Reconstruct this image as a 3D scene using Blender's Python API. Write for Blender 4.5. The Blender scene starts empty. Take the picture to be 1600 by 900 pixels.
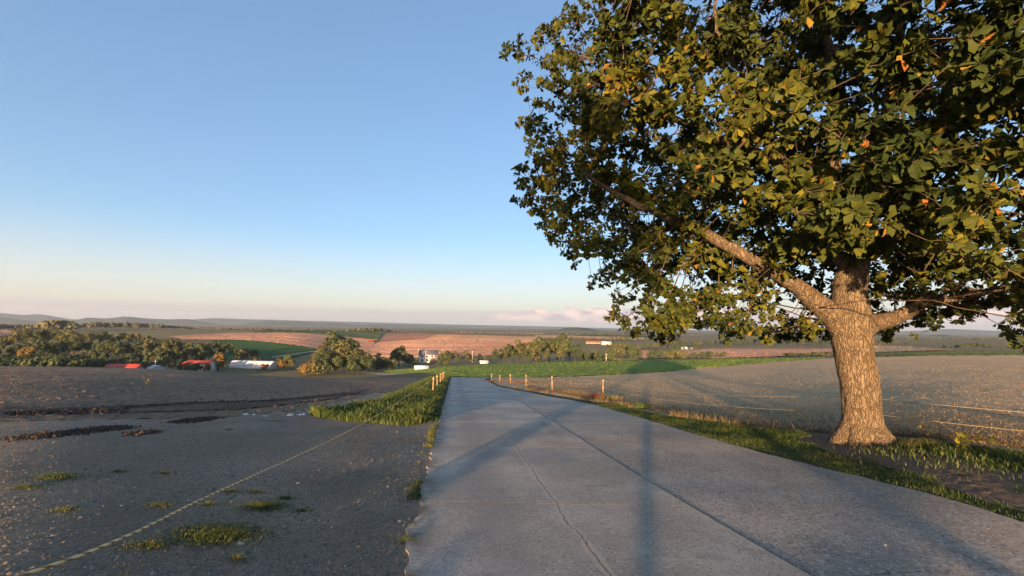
import bpy, math, random
import numpy as np
from mathutils import Vector, Matrix, kdtree, noise

random.seed(7)
rng = np.random.default_rng(7)
SC = bpy.context.scene
COL = SC.collection
R = math.radians

# ------------------------------------------------------------------ camera
EYE = 1.6
FPX = 671.0                       # focal length in pixels of a 1600 px wide picture
cam = bpy.data.cameras.new('camera')
cam.sensor_width = 36.0
cam.lens = 36.0 * FPX / 1600.0
cam.clip_start = 0.05
cam.clip_end = 60000
camo = bpy.data.objects.new('camera', cam)
COL.objects.link(camo)
CM = Matrix.Translation((0, 0, EYE)) @ Matrix.Rotation(R(95.2), 4, 'X') @ Matrix.Rotation(R(0.7), 4, 'Z')
camo.matrix_world = CM
SC.camera = camo

# ------------------------------------------------------------------ light
SUN_EL, SUN_AZ = 6.1, 17.4        # light travels towards azimuth 17.4 deg right of +Y
su = math.sin(R(SUN_AZ)); cu = math.cos(R(SUN_AZ))
world = bpy.data.worlds.new('World'); SC.world = world; world.use_nodes = True
wn = world.node_tree.nodes; wl = world.node_tree.links
wn.clear()
sky = wn.new('ShaderNodeTexSky'); sky.sky_type = 'NISHITA'; sky.sun_disc = False
sky.sun_elevation = R(SUN_EL); sky.sun_rotation = R(180 + SUN_AZ)
sky.altitude = 200; sky.air_density = 0.74; sky.dust_density = 0.6; sky.ozone_density = 1.45
bg = wn.new('ShaderNodeBackground'); bg.inputs[1].default_value = 0.05
wo = wn.new('ShaderNodeOutputWorld')

def wmath(op, a, b=None, c=None, clamp=False):
    n = wn.new('ShaderNodeMath'); n.operation = op; n.use_clamp = clamp
    for i, v in enumerate((a, b, c)):
        if v is None: continue
        if isinstance(v, (int, float)): n.inputs[i].default_value = v
        else: wl.new(v, n.inputs[i])
    return n.outputs[0]

def build_clouds():
    """low cumulus bank lying along the whole horizon, lit by the low sun"""
    tc = wn.new('ShaderNodeTexCoord')
    sp = wn.new('ShaderNodeSeparateXYZ'); wl.new(tc.outputs['Generated'], sp.inputs[0])
    el = wmath('ARCSINE', sp.outputs[2])
    az = wmath('ARCTAN2', sp.outputs[0], sp.outputs[1])
    def nz(sx, sz, scale, detail, seed, rough=0.55):
        cb = wn.new('ShaderNodeCombineXYZ')
        wl.new(wmath('MULTIPLY', az, sx), cb.inputs[0]); wl.new(wmath('MULTIPLY', el, sz), cb.inputs[1])
        cb.inputs[2].default_value = seed
        n = wn.new('ShaderNodeTexNoise'); n.inputs['Scale'].default_value = scale
        n.inputs['Detail'].default_value = detail; n.inputs['Roughness'].default_value = rough
        wl.new(cb.outputs[0], n.inputs['Vector']); return n.outputs[0]
    def sstep(v, lo, hi):
        n = wn.new('ShaderNodeMapRange'); n.interpolation_type = 'SMOOTHSTEP'
        wl.new(v, n.inputs[0]); n.inputs[1].default_value = lo; n.inputs[2].default_value = hi
        return n.outputs[0]
    # even out the sky's huge brightness range a little, keeping its hues
    sc_ = wn.new('ShaderNodeSeparateColor'); wl.new(sky.outputs[0], sc_.inputs[0])
    lum = wmath('MAXIMUM', wmath('MAXIMUM', sc_.outputs[0], sc_.outputs[1]), sc_.outputs[2])
    fac = wmath('POWER', wmath('MAXIMUM', wmath('DIVIDE', lum, 5.4), 0.02), -0.45)
    skc = wn.new('ShaderNodeVectorMath'); skc.operation = 'SCALE'; wl.new(sky.outputs[0], skc.inputs[0]); wl.new(fac, skc.inputs['Scale'])
    def mixc(f, a, b):
        m = wn.new('ShaderNodeMix'); m.data_type = 'RGBA'; wl.new(f, m.inputs[0])
        for i, v in ((6, a), (7, b)):
            if isinstance(v, tuple): m.inputs[i].default_value = v + (1,)
            else: wl.new(v, m.inputs[i])
        return m.outputs[2]
    # thin mauve layer with a flat top, then a broken bank of cumulus in front of it
    wav = nz(1.0, 0.6, 2.2, 3, 8.1); puff = nz(1.0, 2.0, 19.0, 7, 1.2); big = nz(1.0, 0.3, 1.35, 2, 4.6)
    band = wmath('SUBTRACT', 1.0, sstep(wmath('SUBTRACT', el, wmath('MULTIPLY', wav, 0.012)), 0.026, 0.036))
    glow = wmath('SUBTRACT', 1.0, sstep(el, 0.02, 0.21))
    c = mixc(wmath('MULTIPLY', glow, 0.6), skc.outputs[0], (4.1, 3.35, 2.75))
    c = mixc(wmath('MULTIPLY', band, 0.55), c, (3.6, 3.0, 2.95))
    thick = sstep(wmath('ADD', wmath('MULTIPLY', big, 0.4), wmath('MULTIPLY', wmath('COSINE', wmath('SUBTRACT', az, 0.45)), 0.45)), 0.53, 0.60)
    top = wmath('ADD', wmath('MULTIPLY', thick, 0.042), wmath('MULTIPLY_ADD', puff, 0.060, -0.026))
    cover = sstep(wmath('SUBTRACT', top, el), 0.0, 0.010)
    dens = wmath('MULTIPLY', wmath('MULTIPLY', cover, sstep(el, 0.008, 0.022)), thick)
    lit = sstep(nz(1.0, 3.0, 24.0, 6, 5.5), 0.38, 0.62)
    c = mixc(wmath('MULTIPLY', dens, 0.85), c, mixc(lit, (3.5, 2.75, 2.8), (7.2, 4.9, 4.0)))
    wl.new(c, bg.inputs[0])
build_clouds()
wl.new(bg.outputs[0], wo.inputs[0])

sl = bpy.data.lights.new('sun', 'SUN'); sl.energy = 5.0; sl.angle = R(0.9); sl.color = (1.0, 0.60, 0.30)
so = bpy.data.objects.new('sun', sl); COL.objects.link(so)
so.rotation_euler = Vector((su * math.cos(R(SUN_EL)), cu * math.cos(R(SUN_EL)), -math.sin(R(SUN_EL)))).to_track_quat('-Z', 'Y').to_euler()
so.location = (-30, -90, 40)

vs = SC.view_settings
vs.view_transform = 'Standard'; vs.look = 'None'; vs.gamma = 1.0; vs.use_curve_mapping = False
vs.exposure = 2.28
SC.render.engine = 'CYCLES'
SC.cycles.use_denoising = True
SC.cycles.max_bounces = 6; SC.cycles.diffuse_bounces = 3; SC.cycles.glossy_bounces = 2
SC.cycles.transmission_bounces = 3; SC.cycles.volume_bounces = 1; SC.cycles.transparent_max_bounces = 6

# ------------------------------------------------------------------ picture <-> place
CMI = CM.inverted()
def ray(px, py):
    d = CM.to_3x3() @ Vector(((px - 800) / FPX, -(py - 450) / FPX, -1.0))
    return d
def tanel(px, py):
    d = ray(px, py); return -d.z / math.hypot(d.x, d.y)      # drop per metre of ground distance
def azim(px, py=520):
    d = ray(px, py); return math.atan2(d.x, d.y)
def to_px(P):
    P = np.asarray(P, float).reshape(-1, 3)
    M = np.array(CMI); q = P @ M[:3, :3].T + M[:3, 3]
    z = np.where(q[:, 2] < -1e-4, q[:, 2], -1e-4)
    return 800 + FPX * q[:, 0] / -z, 450 - FPX * q[:, 1] / -z, -q[:, 2]

# ------------------------------------------------------------------ terrain height
def pchip(x, y, xi):
    x = np.asarray(x, float); y = np.asarray(y, float)
    h = np.diff(x); d = np.diff(y) / h
    m = np.zeros_like(y); m[0] = d[0]; m[-1] = d[-1]
    for i in range(1, len(y) - 1):
        if d[i-1] * d[i] > 0:
            w1 = 2*h[i] + h[i-1]; w2 = h[i] + 2*h[i-1]
            m[i] = (w1 + w2) / (w1 / d[i-1] + w2 / d[i])
    xi = np.clip(xi, x[0], x[-1]); k = np.clip(np.searchsorted(x, xi) - 1, 0, len(x) - 2)
    t = (xi - x[k]) / h[k]
    return ((1+2*t)*(1-t)**2*y[k] + t*(1-t)**2*h[k]*m[k] + t*t*(3-2*t)*y[k+1] + t*t*(t-1)*h[k]*m[k+1])

PROF = {  # azimuth key in picture columns (or degrees behind) : (distance, height)
 -180.: [(0,0),(100,-.6),(500,-3),(2000,-12)],
 -110.: [(0,0),(20,-.2),(100,-2),(500,-12),(2000,-12)],
 -80.:  [(0,0),(10,-.25),(40,-1.1),(80,-2.4),(140,-9),(250,-17),(500,-16),(1300,-10),(2000,-12)],
 'p0':  [(0,0),(10,-.42),(20,-.9),(40,-1.9),(80,-3.75),(130,-10),(200,-17.5),(320,-18.5),(450,-17),(800,-12.5),(1300,-9),(2000,-14)],
 'p300':[(0,0),(10,-.62),(20,-1.32),(40,-2.65),(70,-4.45),(120,-11),(200,-19),(260,-20.6),(330,-19.5),(430,-12.8),(560,-9.3),(800,-8.5),(1200,-11),(2000,-14)],
 'p450':[(0,0),(10,-.74),(20,-1.55),(40,-3.2),(62,-5.05),(120,-12.5),(200,-20.5),(330,-21.6),(430,-13.2),(560,-8.4),(800,-8.5),(1000,-11),(2000,-14)],
 'p590':[(0,0),(10,-.82),(20,-1.70),(40,-3.5),(60,-5.4),(100,-10),(160,-16.5),(230,-21.2),(310,-24.5),(380,-24.8),(560,-15.6),(680,-10),(900,-10),(2000,-14)],
 'p700':[(0,0),(10,-.86),(20,-1.76),(40,-3.6),(58,-5.3),(90,-8.6),(150,-12.3),(200,-17),(300,-21.5),(370,-22.2),(560,-11.8),(700,-9.6),(1000,-12),(2000,-15)],
 'p850':[(0,0),(10,-.86),(20,-1.76),(40,-3.6),(60,-5.4),(75,-7.1),(120,-9.9),(190,-14),(240,-17.5),(330,-22),(410,-22.3),(600,-14.6),(800,-12.4),(2000,-15)],
 'p1000':[(0,0),(10,-.84),(20,-1.74),(40,-3.55),(60,-5.3),(100,-8.9),(160,-11.9),(230,-15),(300,-19.5),(400,-22),(500,-20.5),(700,-15),(1100,-11.8),(2000,-15)],
 'p1150':[(0,0),(10,-.74),(20,-1.56),(40,-3.2),(60,-4.7),(130,-8.5),(190,-11.1),(250,-13.4),(300,-15.0),(380,-13.9),(600,-13),(1000,-11),(2000,-15)],
 'p1300':[(0,0),(10,-.6),(20,-1.25),(40,-2.5),(60,-3.4),(100,-5.1),(180,-7.7),(230,-9.4),(320,-11.6),(420,-12.3),(800,-10.2),(2000,-15)],
 'p1450':[(0,0),(10,-.42),(20,-.9),(40,-1.8),(100,-3.9),(200,-6.6),(320,-8.7),(480,-9.7),(800,-9.4),(2000,-15)],
 'p1600':[(0,0),(10,-.35),(20,-.75),(40,-1.45),(100,-3.1),(200,-5.5),(330,-7.3),(480,-8),(800,-7.2),(2000,-15)],
 80.:   [(0,0),(10,-.15),(40,-.5),(100,-1.2),(200,-2.6),(500,-5),(2000,-15)],
 120.:  [(0,0),(100,-.6),(500,-3),(2000,-12)],
 180.:  [(0,0),(100,-.6),(500,-3),(2000,-12)],
}
S_OF = lambda r: np.log1p(np.asarray(r, float) / 12.0)
NS, NT = 700, 1440
s_grid = np.linspace(0, S_OF(2000.0), NS)
cols, vals = [], []
for k, pr in PROF.items():
    cols.append(math.degrees(azim(int(k[1:]))) if isinstance(k, str) else k)
    vals.append(pchip(S_OF([p[0] for p in pr]), [p[1] for p in pr], s_grid))
o = np.argsort(cols); cols = np.array(cols)[o]; vals = np.array(vals)[o]
t_grid = np.linspace(-180, 180, NT + 1)
ZT = np.stack([pchip(cols, vals[:, j], t_grid) for j in range(NS)], 1)
def blur(a, k, axis, mode):
    w = np.exp(-0.5 * (np.arange(-3*k, 3*k+1) / k) ** 2); w /= w.sum()
    p = [(0, 0), (0, 0)]; p[axis] = (3*k, 3*k); b = np.pad(a, p, mode=mode)
    return sum(w[i] * np.take(b, np.arange(i, i + a.shape[axis]), axis) for i in range(len(w)))
ZT = blur(ZT, 7, 0, 'wrap'); ZT = blur(ZT, 8, 1, 'edge')
ZT -= ZT[:, :1] * 0
_ph = rng.uniform(0, 6.28, (24,)); _dr = rng.uniform(0, 6.28, (24,)); _wl = np.exp(rng.uniform(np.log(1.6), np.log(14), 24))
def H(x, y):
    x = np.asarray(x, float); y = np.asarray(y, float)
    r = np.hypot(x, y); th = np.degrees(np.arctan2(x, y))
    fi = (th + 180) / 360 * NT; i = np.clip(fi.astype(int), 0, NT - 1); a = fi - i
    fj = np.clip(S_OF(r), 0, s_grid[-1]) / s_grid[-1] * (NS - 1); j = np.clip(fj.astype(int), 0, NS - 2); b = fj - j
    z = (ZT[i, j]*(1-a) + ZT[i+1, j]*a)*(1-b) + (ZT[i, j+1]*(1-a) + ZT[i+1, j+1]*a)*b
    u = np.zeros_like(z)
    for p, d, w in zip(_ph, _dr, _wl):
        u = u + np.sin((x*np.cos(d) + y*np.sin(d)) * 6.283 / w + p) * w
    return z + u * 0.00045 * np.clip(r / 10, 0.2, 1) * np.clip(1.6 - r / 100, 0, 1)
def Hs(x, y): return float(H(np.array([x]), np.array([y]))[0])

def ground(px, py, rmin=1.0, rmax=2000.0):
    """first point of the ground seen at a picture position, beyond rmin"""
    d = ray(px, py); h = math.hypot(d.x, d.y); ux, uy = d.x / h, d.y / h; t = -d.z / h
    rr = np.exp(np.linspace(math.log(rmin), math.log(rmax), 4000))
    f = EYE - t * rr - H(ux * rr, uy * rr)
    k = np.where(f <= 0)[0]
    if len(k) == 0:
        k = [int(np.argmin(f))]
    r = rr[k[0]]
    return (ux * r, uy * r)
def at(px, r, py=520):
    a = azim(px, py); return (math.sin(a) * r, math.cos(a) * r)
def at_depth(px, py, Y):
    d = ray(px, py); return Vector((0, 0, EYE)) + d * (Y / d.y)

# ------------------------------------------------------------------ mesh + tagging helpers
def tag(o, label=None, cat=None, group=None, kind=None):
    if label: o['label'] = label
    if cat: o['category'] = cat
    if group: o['group'] = group
    if kind: o['kind'] = kind
    return o
def np_mesh(name, V, faces, mats, smooth=False, attrs=None, uv=None):
    """faces: list of (n,k) int arrays; attrs: {name: per-vertex float}; uv: per-vertex (n,2)"""
    me = bpy.data.meshes.new(name)
    V = np.asarray(V, np.float32).reshape(-1, 3)
    faces = [np.asarray(f, np.int32) for f in (faces if isinstance(faces, list) else [faces]) if len(f)]
    me.vertices.add(len(V)); me.vertices.foreach_set('co', V.ravel())
    idx = np.concatenate([f.ravel() for f in faces])
    tot = np.concatenate([np.full(len(f), f.shape[1], np.int32) for f in faces])
    st = np.concatenate([[0], np.cumsum(tot)[:-1]]).astype(np.int32)
    me.loops.add(len(idx)); me.loops.foreach_set('vertex_index', idx)
    me.polygons.add(len(tot)); me.polygons.foreach_set('loop_start', st)
    try: me.polygons.foreach_set('loop_total', tot)
    except Exception: pass
    for k, v in (attrs or {}).items():
        a = me.attributes.new(k, 'FLOAT', 'POINT'); a.data.foreach_set('value', np.asarray(v, np.float32))
    if uv is not None:
        l = me.uv_layers.new(name='UVMap'); l.data.foreach_set('uv', np.asarray(uv, np.float32)[idx].ravel())
    me.update(calc_edges=True); me.validate()
    if smooth: me.polygons.foreach_set('use_smooth', np.ones(len(me.polygons), bool))
    for m in (mats if isinstance(mats, (list, tuple)) else [mats]): me.materials.append(m)
    return me
def obj(name, me, parent=None, loc=None):
    o = bpy.data.objects.new(name, me); COL.objects.link(o)
    if parent is not None: o.parent = parent
    if loc is not None: o.location = loc
    return o
def empty(name, loc=(0, 0, 0), rz=0.0):
    o = bpy.data.objects.new(name, None); COL.objects.link(o); o.location = loc; o.rotation_euler = (0, 0, rz)
    o.empty_display_size = 0.2
    return o
def copy_tree(o, parent=None):
    c = o.copy(); COL.objects.link(c); c.parent = parent
    for ch in list(o.children): copy_tree(ch, c)
    return c
class MB:
    """collects simple solids in one mesh"""
    def __init__(s): s.v = []; s.f = {}; s.n = 0
    def add(s, V, F):
        for f in F: s.f.setdefault(len(f), []).append([i + s.n for i in f])
        s.v += [tuple(p) for p in V]; s.n += len(V)
    def box(s, x0, x1, y0, y1, z0, z1):
        s.add([(x0,y0,z0),(x1,y0,z0),(x1,y1,z0),(x0,y1,z0),(x0,y0,z1),(x1,y0,z1),(x1,y1,z1),(x0,y1,z1)],
              [(0,3,2,1),(4,5,6,7),(0,1,5,4),(1,2,6,5),(2,3,7,6),(3,0,4,7)])
    def tube(s, P, rad, n=6, cap=True):
        P = [Vector(p) for p in P]; rad = rad if isinstance(rad, (list, tuple)) else [rad] * len(P)
        V, F = [], []
        for i, p in enumerate(P):
            t = (P[min(i+1, len(P)-1)] - P[max(i-1, 0)]).normalized()
            a = t.orthogonal().normalized() if i == 0 else (a - t * a.dot(t)).normalized()
            b = t.cross(a)
            for k in range(n):
                q = 6.28318 * k / n
                V.append(p + (a * math.cos(q) + b * math.sin(q)) * rad[i])
        for i in range(len(P) - 1):
            for k in range(n):
                F.append((i*n+k, i*n+(k+1) % n, (i+1)*n+(k+1) % n, (i+1)*n+k))
        if cap: F.append(tuple(range(n))[::-1]); F.append(tuple((len(P)-1)*n + k for k in range(n)))
        s.add(V, F)
    def mesh(s, name, mat, smooth=False):
        return np_mesh(name, s.v, [np.array(f) for f in s.f.values()], mat, smooth)
    def build(s, name, mat, parent=None, smooth=False, loc=None):
        return obj(name, s.mesh(name, mat, smooth), parent, loc)

# ------------------------------------------------------------------ materials
class NT_:
    def __init__(s, name, rough=0.9, spec=0.2):
        s.m = bpy.data.materials.new(name); s.m.use_nodes = True
        s.nt = s.m.node_tree; s.n = s.nt.nodes; s.l = s.nt.links
        s.b = s.n['Principled BSDF']; s.b.inputs['Roughness'].default_value = rough
        s.b.inputs['Specular IOR Level'].default_value = spec
        s._pos = None
    def pos(s):
        if s._pos is None: s._pos = s.n.new('ShaderNodeNewGeometry').outputs['Position']
        return s._pos
    def objco(s): return s.n.new('ShaderNodeTexCoord').outputs['Object']
    def mapv(s, v, scale=(1,1,1), rot=0.0):
        n = s.n.new('ShaderNodeMapping'); s.l.new(v, n.inputs[0]); n.inputs['Scale'].default_value = scale
        n.inputs['Rotation'].default_value = (0, 0, rot); return n.outputs[0]
    def noise(s, v, scale, detail=4, rough=0.6):
        n = s.n.new('ShaderNodeTexNoise'); s.l.new(v, n.inputs['Vector']); n.inputs['Scale'].default_value = scale
        n.inputs['Detail'].default_value = detail; n.inputs['Roughness'].default_value = rough; return n.outputs[0]
    def vor(s, v, scale, out='Distance'):
        n = s.n.new('ShaderNodeTexVoronoi'); s.l.new(v, n.inputs['Vector']); n.inputs['Scale'].default_value = scale
        return n.outputs[out]
    def math(s, op, a, b=None, c=None, clamp=False):
        n = s.n.new('ShaderNodeMath'); n.operation = op; n.use_clamp = clamp
        for i, v in enumerate((a, b, c)):
            if v is None: continue
            if isinstance(v, (int, float)): n.inputs[i].default_value = v
            else: s.l.new(v, n.inputs[i])
        return n.outputs[0]
    def step(s, v, lo, hi):
        n = s.n.new('ShaderNodeMapRange'); n.interpolation_type = 'SMOOTHSTEP'; s.l.new(v, n.inputs[0])
        n.inputs[1].default_value = lo; n.inputs[2].default_value = hi; return n.outputs[0]
    def mix(s, f, a, b, blend='MIX'):
        n = s.n.new('ShaderNodeMix'); n.data_type = 'RGBA'; n.blend_type = blend
        for i, v in ((0, f), (6, a), (7, b)):
            if isinstance(v, (int, float)): n.inputs[i].default_value = v
            elif isinstance(v, tuple): n.inputs[i].default_value = v if len(v) == 4 else v + (1,)
            else: s.l.new(v, n.inputs[i])
        return n.outputs[2]
    def ramp(s, v, stops):
        n = s.n.new('ShaderNodeValToRGB'); s.l.new(v, n.inputs[0]); e = n.color_ramp.elements
        while len(e) < len(stops): e.new(0.5)
        for el_, (p, c) in zip(e, stops): el_.position = p; el_.color = c + (1,)
        return n.outputs[0]
    def attr(s, name):
        n = s.n.new('ShaderNodeAttribute'); n.attribute_name = name; return n.outputs['Fac']
    def rand(s): return s.n.new('ShaderNodeObjectInfo').outputs['Random']
    def col(s, c):
        if isinstance(c, tuple): s.b.inputs['Base Color'].default_value = c + (1,)
        else: s.l.new(c, s.b.inputs['Base Color'])
    def bump(s, h, dist, strength=1.0):
        n = s.n.new('ShaderNodeBump'); n.inputs['Distance'].default_value = dist; n.inputs['Strength'].default_value = strength
        s.l.new(h, n.inputs['Height']); s.l.new(n.outputs[0], s.b.inputs['Normal'])

def ground_mat(name, c0, c1, c2, s1=0.35, s2=9.0, bump=0.03, bscale=14.0, rows=None, low=1.5):
    """two-scale mottled soil or crop, optional drill rows (direction deg, spacing m, strength)"""
    t = NT_(name, 0.95, 0.1); p = t.pos()
    a = t.step(t.noise(p, s1, 4), 0.35, 0.68); b = t.noise(p, s2, 6, 0.7)
    c = t.mix(a, c0, c1); c = t.mix(t.step(b, 0.42, 0.7), c, c2)
    hgt = t.math('ADD', t.noise(p, bscale, 6, 0.65), t.math('MULTIPLY', t.noise(p, bscale * 0.22, 3), low))
    if rows:
        d, sp, st = rows
        m = t.mapv(p, (1, 1, 1), R(d)); w = t.n.new('ShaderNodeTexWave'); w.bands_direction = 'X'
        w.inputs['Scale'].default_value = 0.314 / sp; w.inputs['Distortion'].default_value = 1.2; w.inputs['Detail'].default_value = 3
        w.inputs['Detail Scale'].default_value = 0.6
        t.l.new(m, w.inputs['Vector'])
        c = t.mix(t.math('MULTIPLY', w.outputs['Fac'], st), c, t.mix(1.0, c, (0.62, 0.60, 0.58), 'MULTIPLY'))
        hgt = t.math('ADD', hgt, t.math('MULTIPLY', w.outputs['Fac'], 0.8))
    t.col(c); t.bump(hgt, bump)
    return t.m

M = {}
M['meadow'] = ground_mat('meadow', (.13,.12,.055), (.18,.145,.08), (.09,.10,.04), 0.006, 0.4, 0.05, 2)
M['gravel'] = ground_mat('gravel', (.255,.207,.147), (.36,.295,.213), (.155,.126,.092), 0.5, 30, 0.03, 48, None, 0.1)
M['plough'] = ground_mat('ploughed_soil', (.235,.168,.108), (.30,.22,.145), (.155,.108,.068), 0.16, 5.5, 0.045, 14, (62, 0.9, 0.35), 0.4)
M['stubble'] = ground_mat('harrowed_soil', (.48,.335,.180), (.55,.395,.22), (.38,.26,.135), 0.10, 5.0, 0.035, 16, (-70, 0.7, 0.35), 0.3)
M['verge'] = ground_mat('verge_soil', (.06,.065,.025), (.085,.075,.04), (.04,.05,.02), 0.8, 12, 0.03, 20)
M['dirt'] = ground_mat('bare_dirt', (.17,.125,.09), (.21,.16,.12), (.11,.08,.055), 0.9, 16, 0.02, 30)
M['crop'] = ground_mat('green_crop', (.165,.235,.040), (.195,.26,.048), (.12,.18,.032), 0.03, 1.4, 0.25, 1.6, (35, 1.6, 0.35))
M['darkcrop'] = ground_mat('dark_green_crop', (.028,.085,.030), (.035,.095,.032), (.022,.065,.022), 0.02, 0.5, 0.2, 1.0, (20, 3, 0.3))
M['palecrop'] = ground_mat('pale_green_crop', (.075,.11,.035), (.09,.12,.04), (.06,.09,.03), 0.01, 0.3, 0.2, 0.8, (10, 4, 0.3))
M['pink'] = ground_mat('tilled_field', (.38,.225,.150), (.43,.265,.185), (.33,.19,.12), 0.012, 0.4, 0.12, 0.9, (55, 3.2, 0.25))
M['pinkrow'] = ground_mat('drilled_field', (.42,.27,.17), (.45,.30,.19), (.35,.22,.135), 0.012, 0.4, 0.12, 0.9, (-38, 8.0, 0.75))
M['brownfield'] = ground_mat('dark_tilled_field', (.27,.155,.11), (.30,.18,.13), (.23,.13,.09), 0.012, 0.4, 0.12, 0.9, (-38, 6.0, 0.5))
M['mouldsoil'] = ground_mat('turned_soil', (.12,.084,.057), (.18,.128,.085), (.075,.052,.036), 0.6, 9, 0.05, 12, None, .6)
M['straw'] = ground_mat('straw_field', (.36,.25,.14), (.40,.29,.17), (.30,.21,.12), 0.012, 0.4, 0.1, 0.9, (70, 5, 0.3))
M['track'] = ground_mat('farm_track', (.28,.25,.22), (.33,.30,.26), (.22,.20,.17), 0.05, 1.0, 0.03, 3)

def simple(name, c, rough=0.6, spec=0.3, var=0.15, scale=3.0, bump=0.0, metal=0.0):
    t = NT_(name, rough, spec); p = t.objco()
    n = t.noise(p, scale, 5, 0.65)
    dk = tuple(x * (1 - var * 2) for x in c); lt = tuple(min(1, x * (1 + var)) for x in c)
    t.col(t.mix(t.step(n, 0.3, 0.7), dk, lt)); t.b.inputs['Metallic'].default_value = metal
    if bump: t.bump(n, bump)
    return t.m
M['wood'] = simple('weathered_post_wood', (.32,.20,.115), 0.85, 0.2, 0.2, 14, 0.01)
M['white_wall'] = simple('white_render', (.52,.51,.49), 0.7, 0.3, 0.06, 0.8)
M['red_roof'] = simple('red_sheet_roof', (.34,.05,.035), 0.5, 0.4, 0.1, 0.7)
M['grey_roof'] = simple('grey_sheet_roof', (.42,.45,.48), 0.4, 0.5, 0.08, 0.7)
M['dark_roof'] = simple('dark_sheet_roof', (.085,.085,.10), 0.5, 0.4, 0.1, 0.7)
M['plastic'] = simple('white_plastic_film', (.50,.51,.53), 0.4, 0.5, 0.06, 1.2)
M['steel'] = simple('galvanised_steel', (.5,.5,.5), 0.45, 0.5, 0.1, 4, 0, 0.6)
M['glass'] = simple('dark_window_glass', (.03,.035,.045), 0.08, 0.8, 0.1, 2)
M['concrete_pole'] = simple('pole_concrete', (.45,.43,.40), 0.8, 0.2, 0.1, 3)
M['rust'] = simple('rust_red_paint', (.20,.06,.04), 0.6, 0.3, 0.15, 2)
M['brick_wall'] = simple('tan_wall', (.32,.23,.16), 0.8, 0.2, 0.1, 1)

def rope_mat():
    t = NT_('yellow_black_rope', 0.8, 0.2)
    w = t.n.new('ShaderNodeTexWave'); w.bands_direction = 'DIAGONAL'; w.inputs['Scale'].default_value = 1.0
    uv = t.n.new('ShaderNodeTexCoord').outputs['UV']; t.l.new(uv, w.inputs['Vector'])
    t.col(t.mix(t.step(w.outputs['Fac'], 0.62, 0.74), (.85,.64,.30), (.26,.19,.10)))
    return t.m
M['rope'] = rope_mat(); M['plainrope'] = simple('faded_rope', (.33,.28,.18), .9, .1, .2, 30)

def bark_mat():
    t = NT_('oak_bark', 0.95, 0.1); p = t.objco()
    wv = t.math('MULTIPLY', t.noise(p, 3.0, 3), 0.22)
    off = t.n.new('ShaderNodeVectorMath'); off.operation = 'ADD'; t.l.new(p, off.inputs[0])
    cb = t.n.new('ShaderNodeCombineXYZ'); t.l.new(wv, cb.inputs[0]); t.l.new(wv, cb.inputs[1]); t.l.new(cb.outputs[0], off.inputs[1])
    v = t.mapv(off.outputs[0], (1, 1, 0.15))
    def edge(sc):
        n = t.n.new('ShaderNodeTexVoronoi'); n.feature = 'DISTANCE_TO_EDGE'; n.inputs['Scale'].default_value = sc; t.l.new(v, n.inputs['Vector']); return n.outputs['Distance']
    fine = t.noise(t.mapv(p, (1, 1, 0.3)), 42, 6, 0.75)
    e = t.math('ADD', t.math('MULTIPLY', edge(19.0), 0.7), t.math('MULTIPLY', edge(41.0), 0.9))
    e = t.math('ADD', e, t.math('MULTIPLY', t.math('SUBTRACT', fine, 0.5), 0.22))
    ridge = t.step(e, 0.03, 0.30)
    n2 = t.noise(p, 1.6, 5, 0.65)
    c = t.mix(t.step(n2, 0.32, 0.7), (.135,.104,.070), (.185,.148,.102))
    c = t.mix(t.math('SUBTRACT', 1.0, t.step(ridge, 0.0, 0.75)), c, (.075,.057,.040))
    c = t.mix(t.math('MULTIPLY', t.step(fine, 0.48, 0.75), 0.35), c, (.215,.172,.12))
    c = t.mix(t.math('MULTIPLY', t.step(t.noise(p, 3.1, 4, 0.7), 0.60, 0.75), 0.35), c, (.13,.14,.085))
    t.col(c)
    t.bump(t.math('ADD', ridge, t.math('MULTIPLY', fine, 0.6)), 0.024)
    return t.m
M['bark'] = bark_mat()
M['twig'] = simple('twig_bark', (.075,.056,.04), 0.9, 0.1, 0.2, 6)

def leaf_mat(name, stops, trans=0.35, attr='tint', use_rand=None, spec=0.25, rough=0.55):
    t = NT_(name, rough, spec)
    v = t.attr(attr)
    if use_rand: v = t.math('ADD', t.math('MULTIPLY', v, 1 - use_rand), t.math('MULTIPLY', t.rand(), use_rand))
    c = t.ramp(v, stops); t.col(c)
    tr = t.n.new('ShaderNodeBsdfTranslucent'); t.l.new(c, tr.inputs[0])
    mx = t.n.new('ShaderNodeMixShader'); mx.inputs[0].default_value = trans
    out = t.n['Material Output']; t.l.new(t.b.outputs[0], mx.inputs[1]); t.l.new(tr.outputs[0], mx.inputs[2]); t.l.new(mx.outputs[0], out.inputs[0])
    return t.m
M['oakleaf'] = leaf_mat('oak_leaves', [(0.0,(.018,.032,.009)),(0.45,(.048,.060,.010)),(0.78,(.105,.098,.013)),(0.92,(.17,.115,.017)),(1.0,(.19,.075,.02))], 0.10, spec=.12, rough=.7)
M['grass'] = leaf_mat('grass_blades', [(0.0,(.034,.066,.016)),(0.45,(.062,.105,.022)),(0.75,(.115,.125,.035)),(1.0,(.25,.19,.085))], 0.3)
M['drygrass'] = leaf_mat('dry_grass', [(0.0,(.10,.08,.035)),(0.5,(.16,.125,.055)),(1.0,(.23,.18,.09))], 0.3)
M['stubblestraw'] = leaf_mat('straw_stubble', [(0.0,(.11,.08,.045)),(0.5,(.155,.115,.065)),(1.0,(.20,.15,.088))], 0.1)
M['yellowleaf'] = leaf_mat('yellow_leaves', [(0.0,(.30,.30,.03)),(0.6,(.50,.42,.04)),(1.0,(.55,.28,.05))], 0.4)
M['redleaf'] = leaf_mat('russet_leaves', [(0.0,(.12,.06,.03)),(1.0,(.26,.11,.05))], 0.3)
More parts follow.
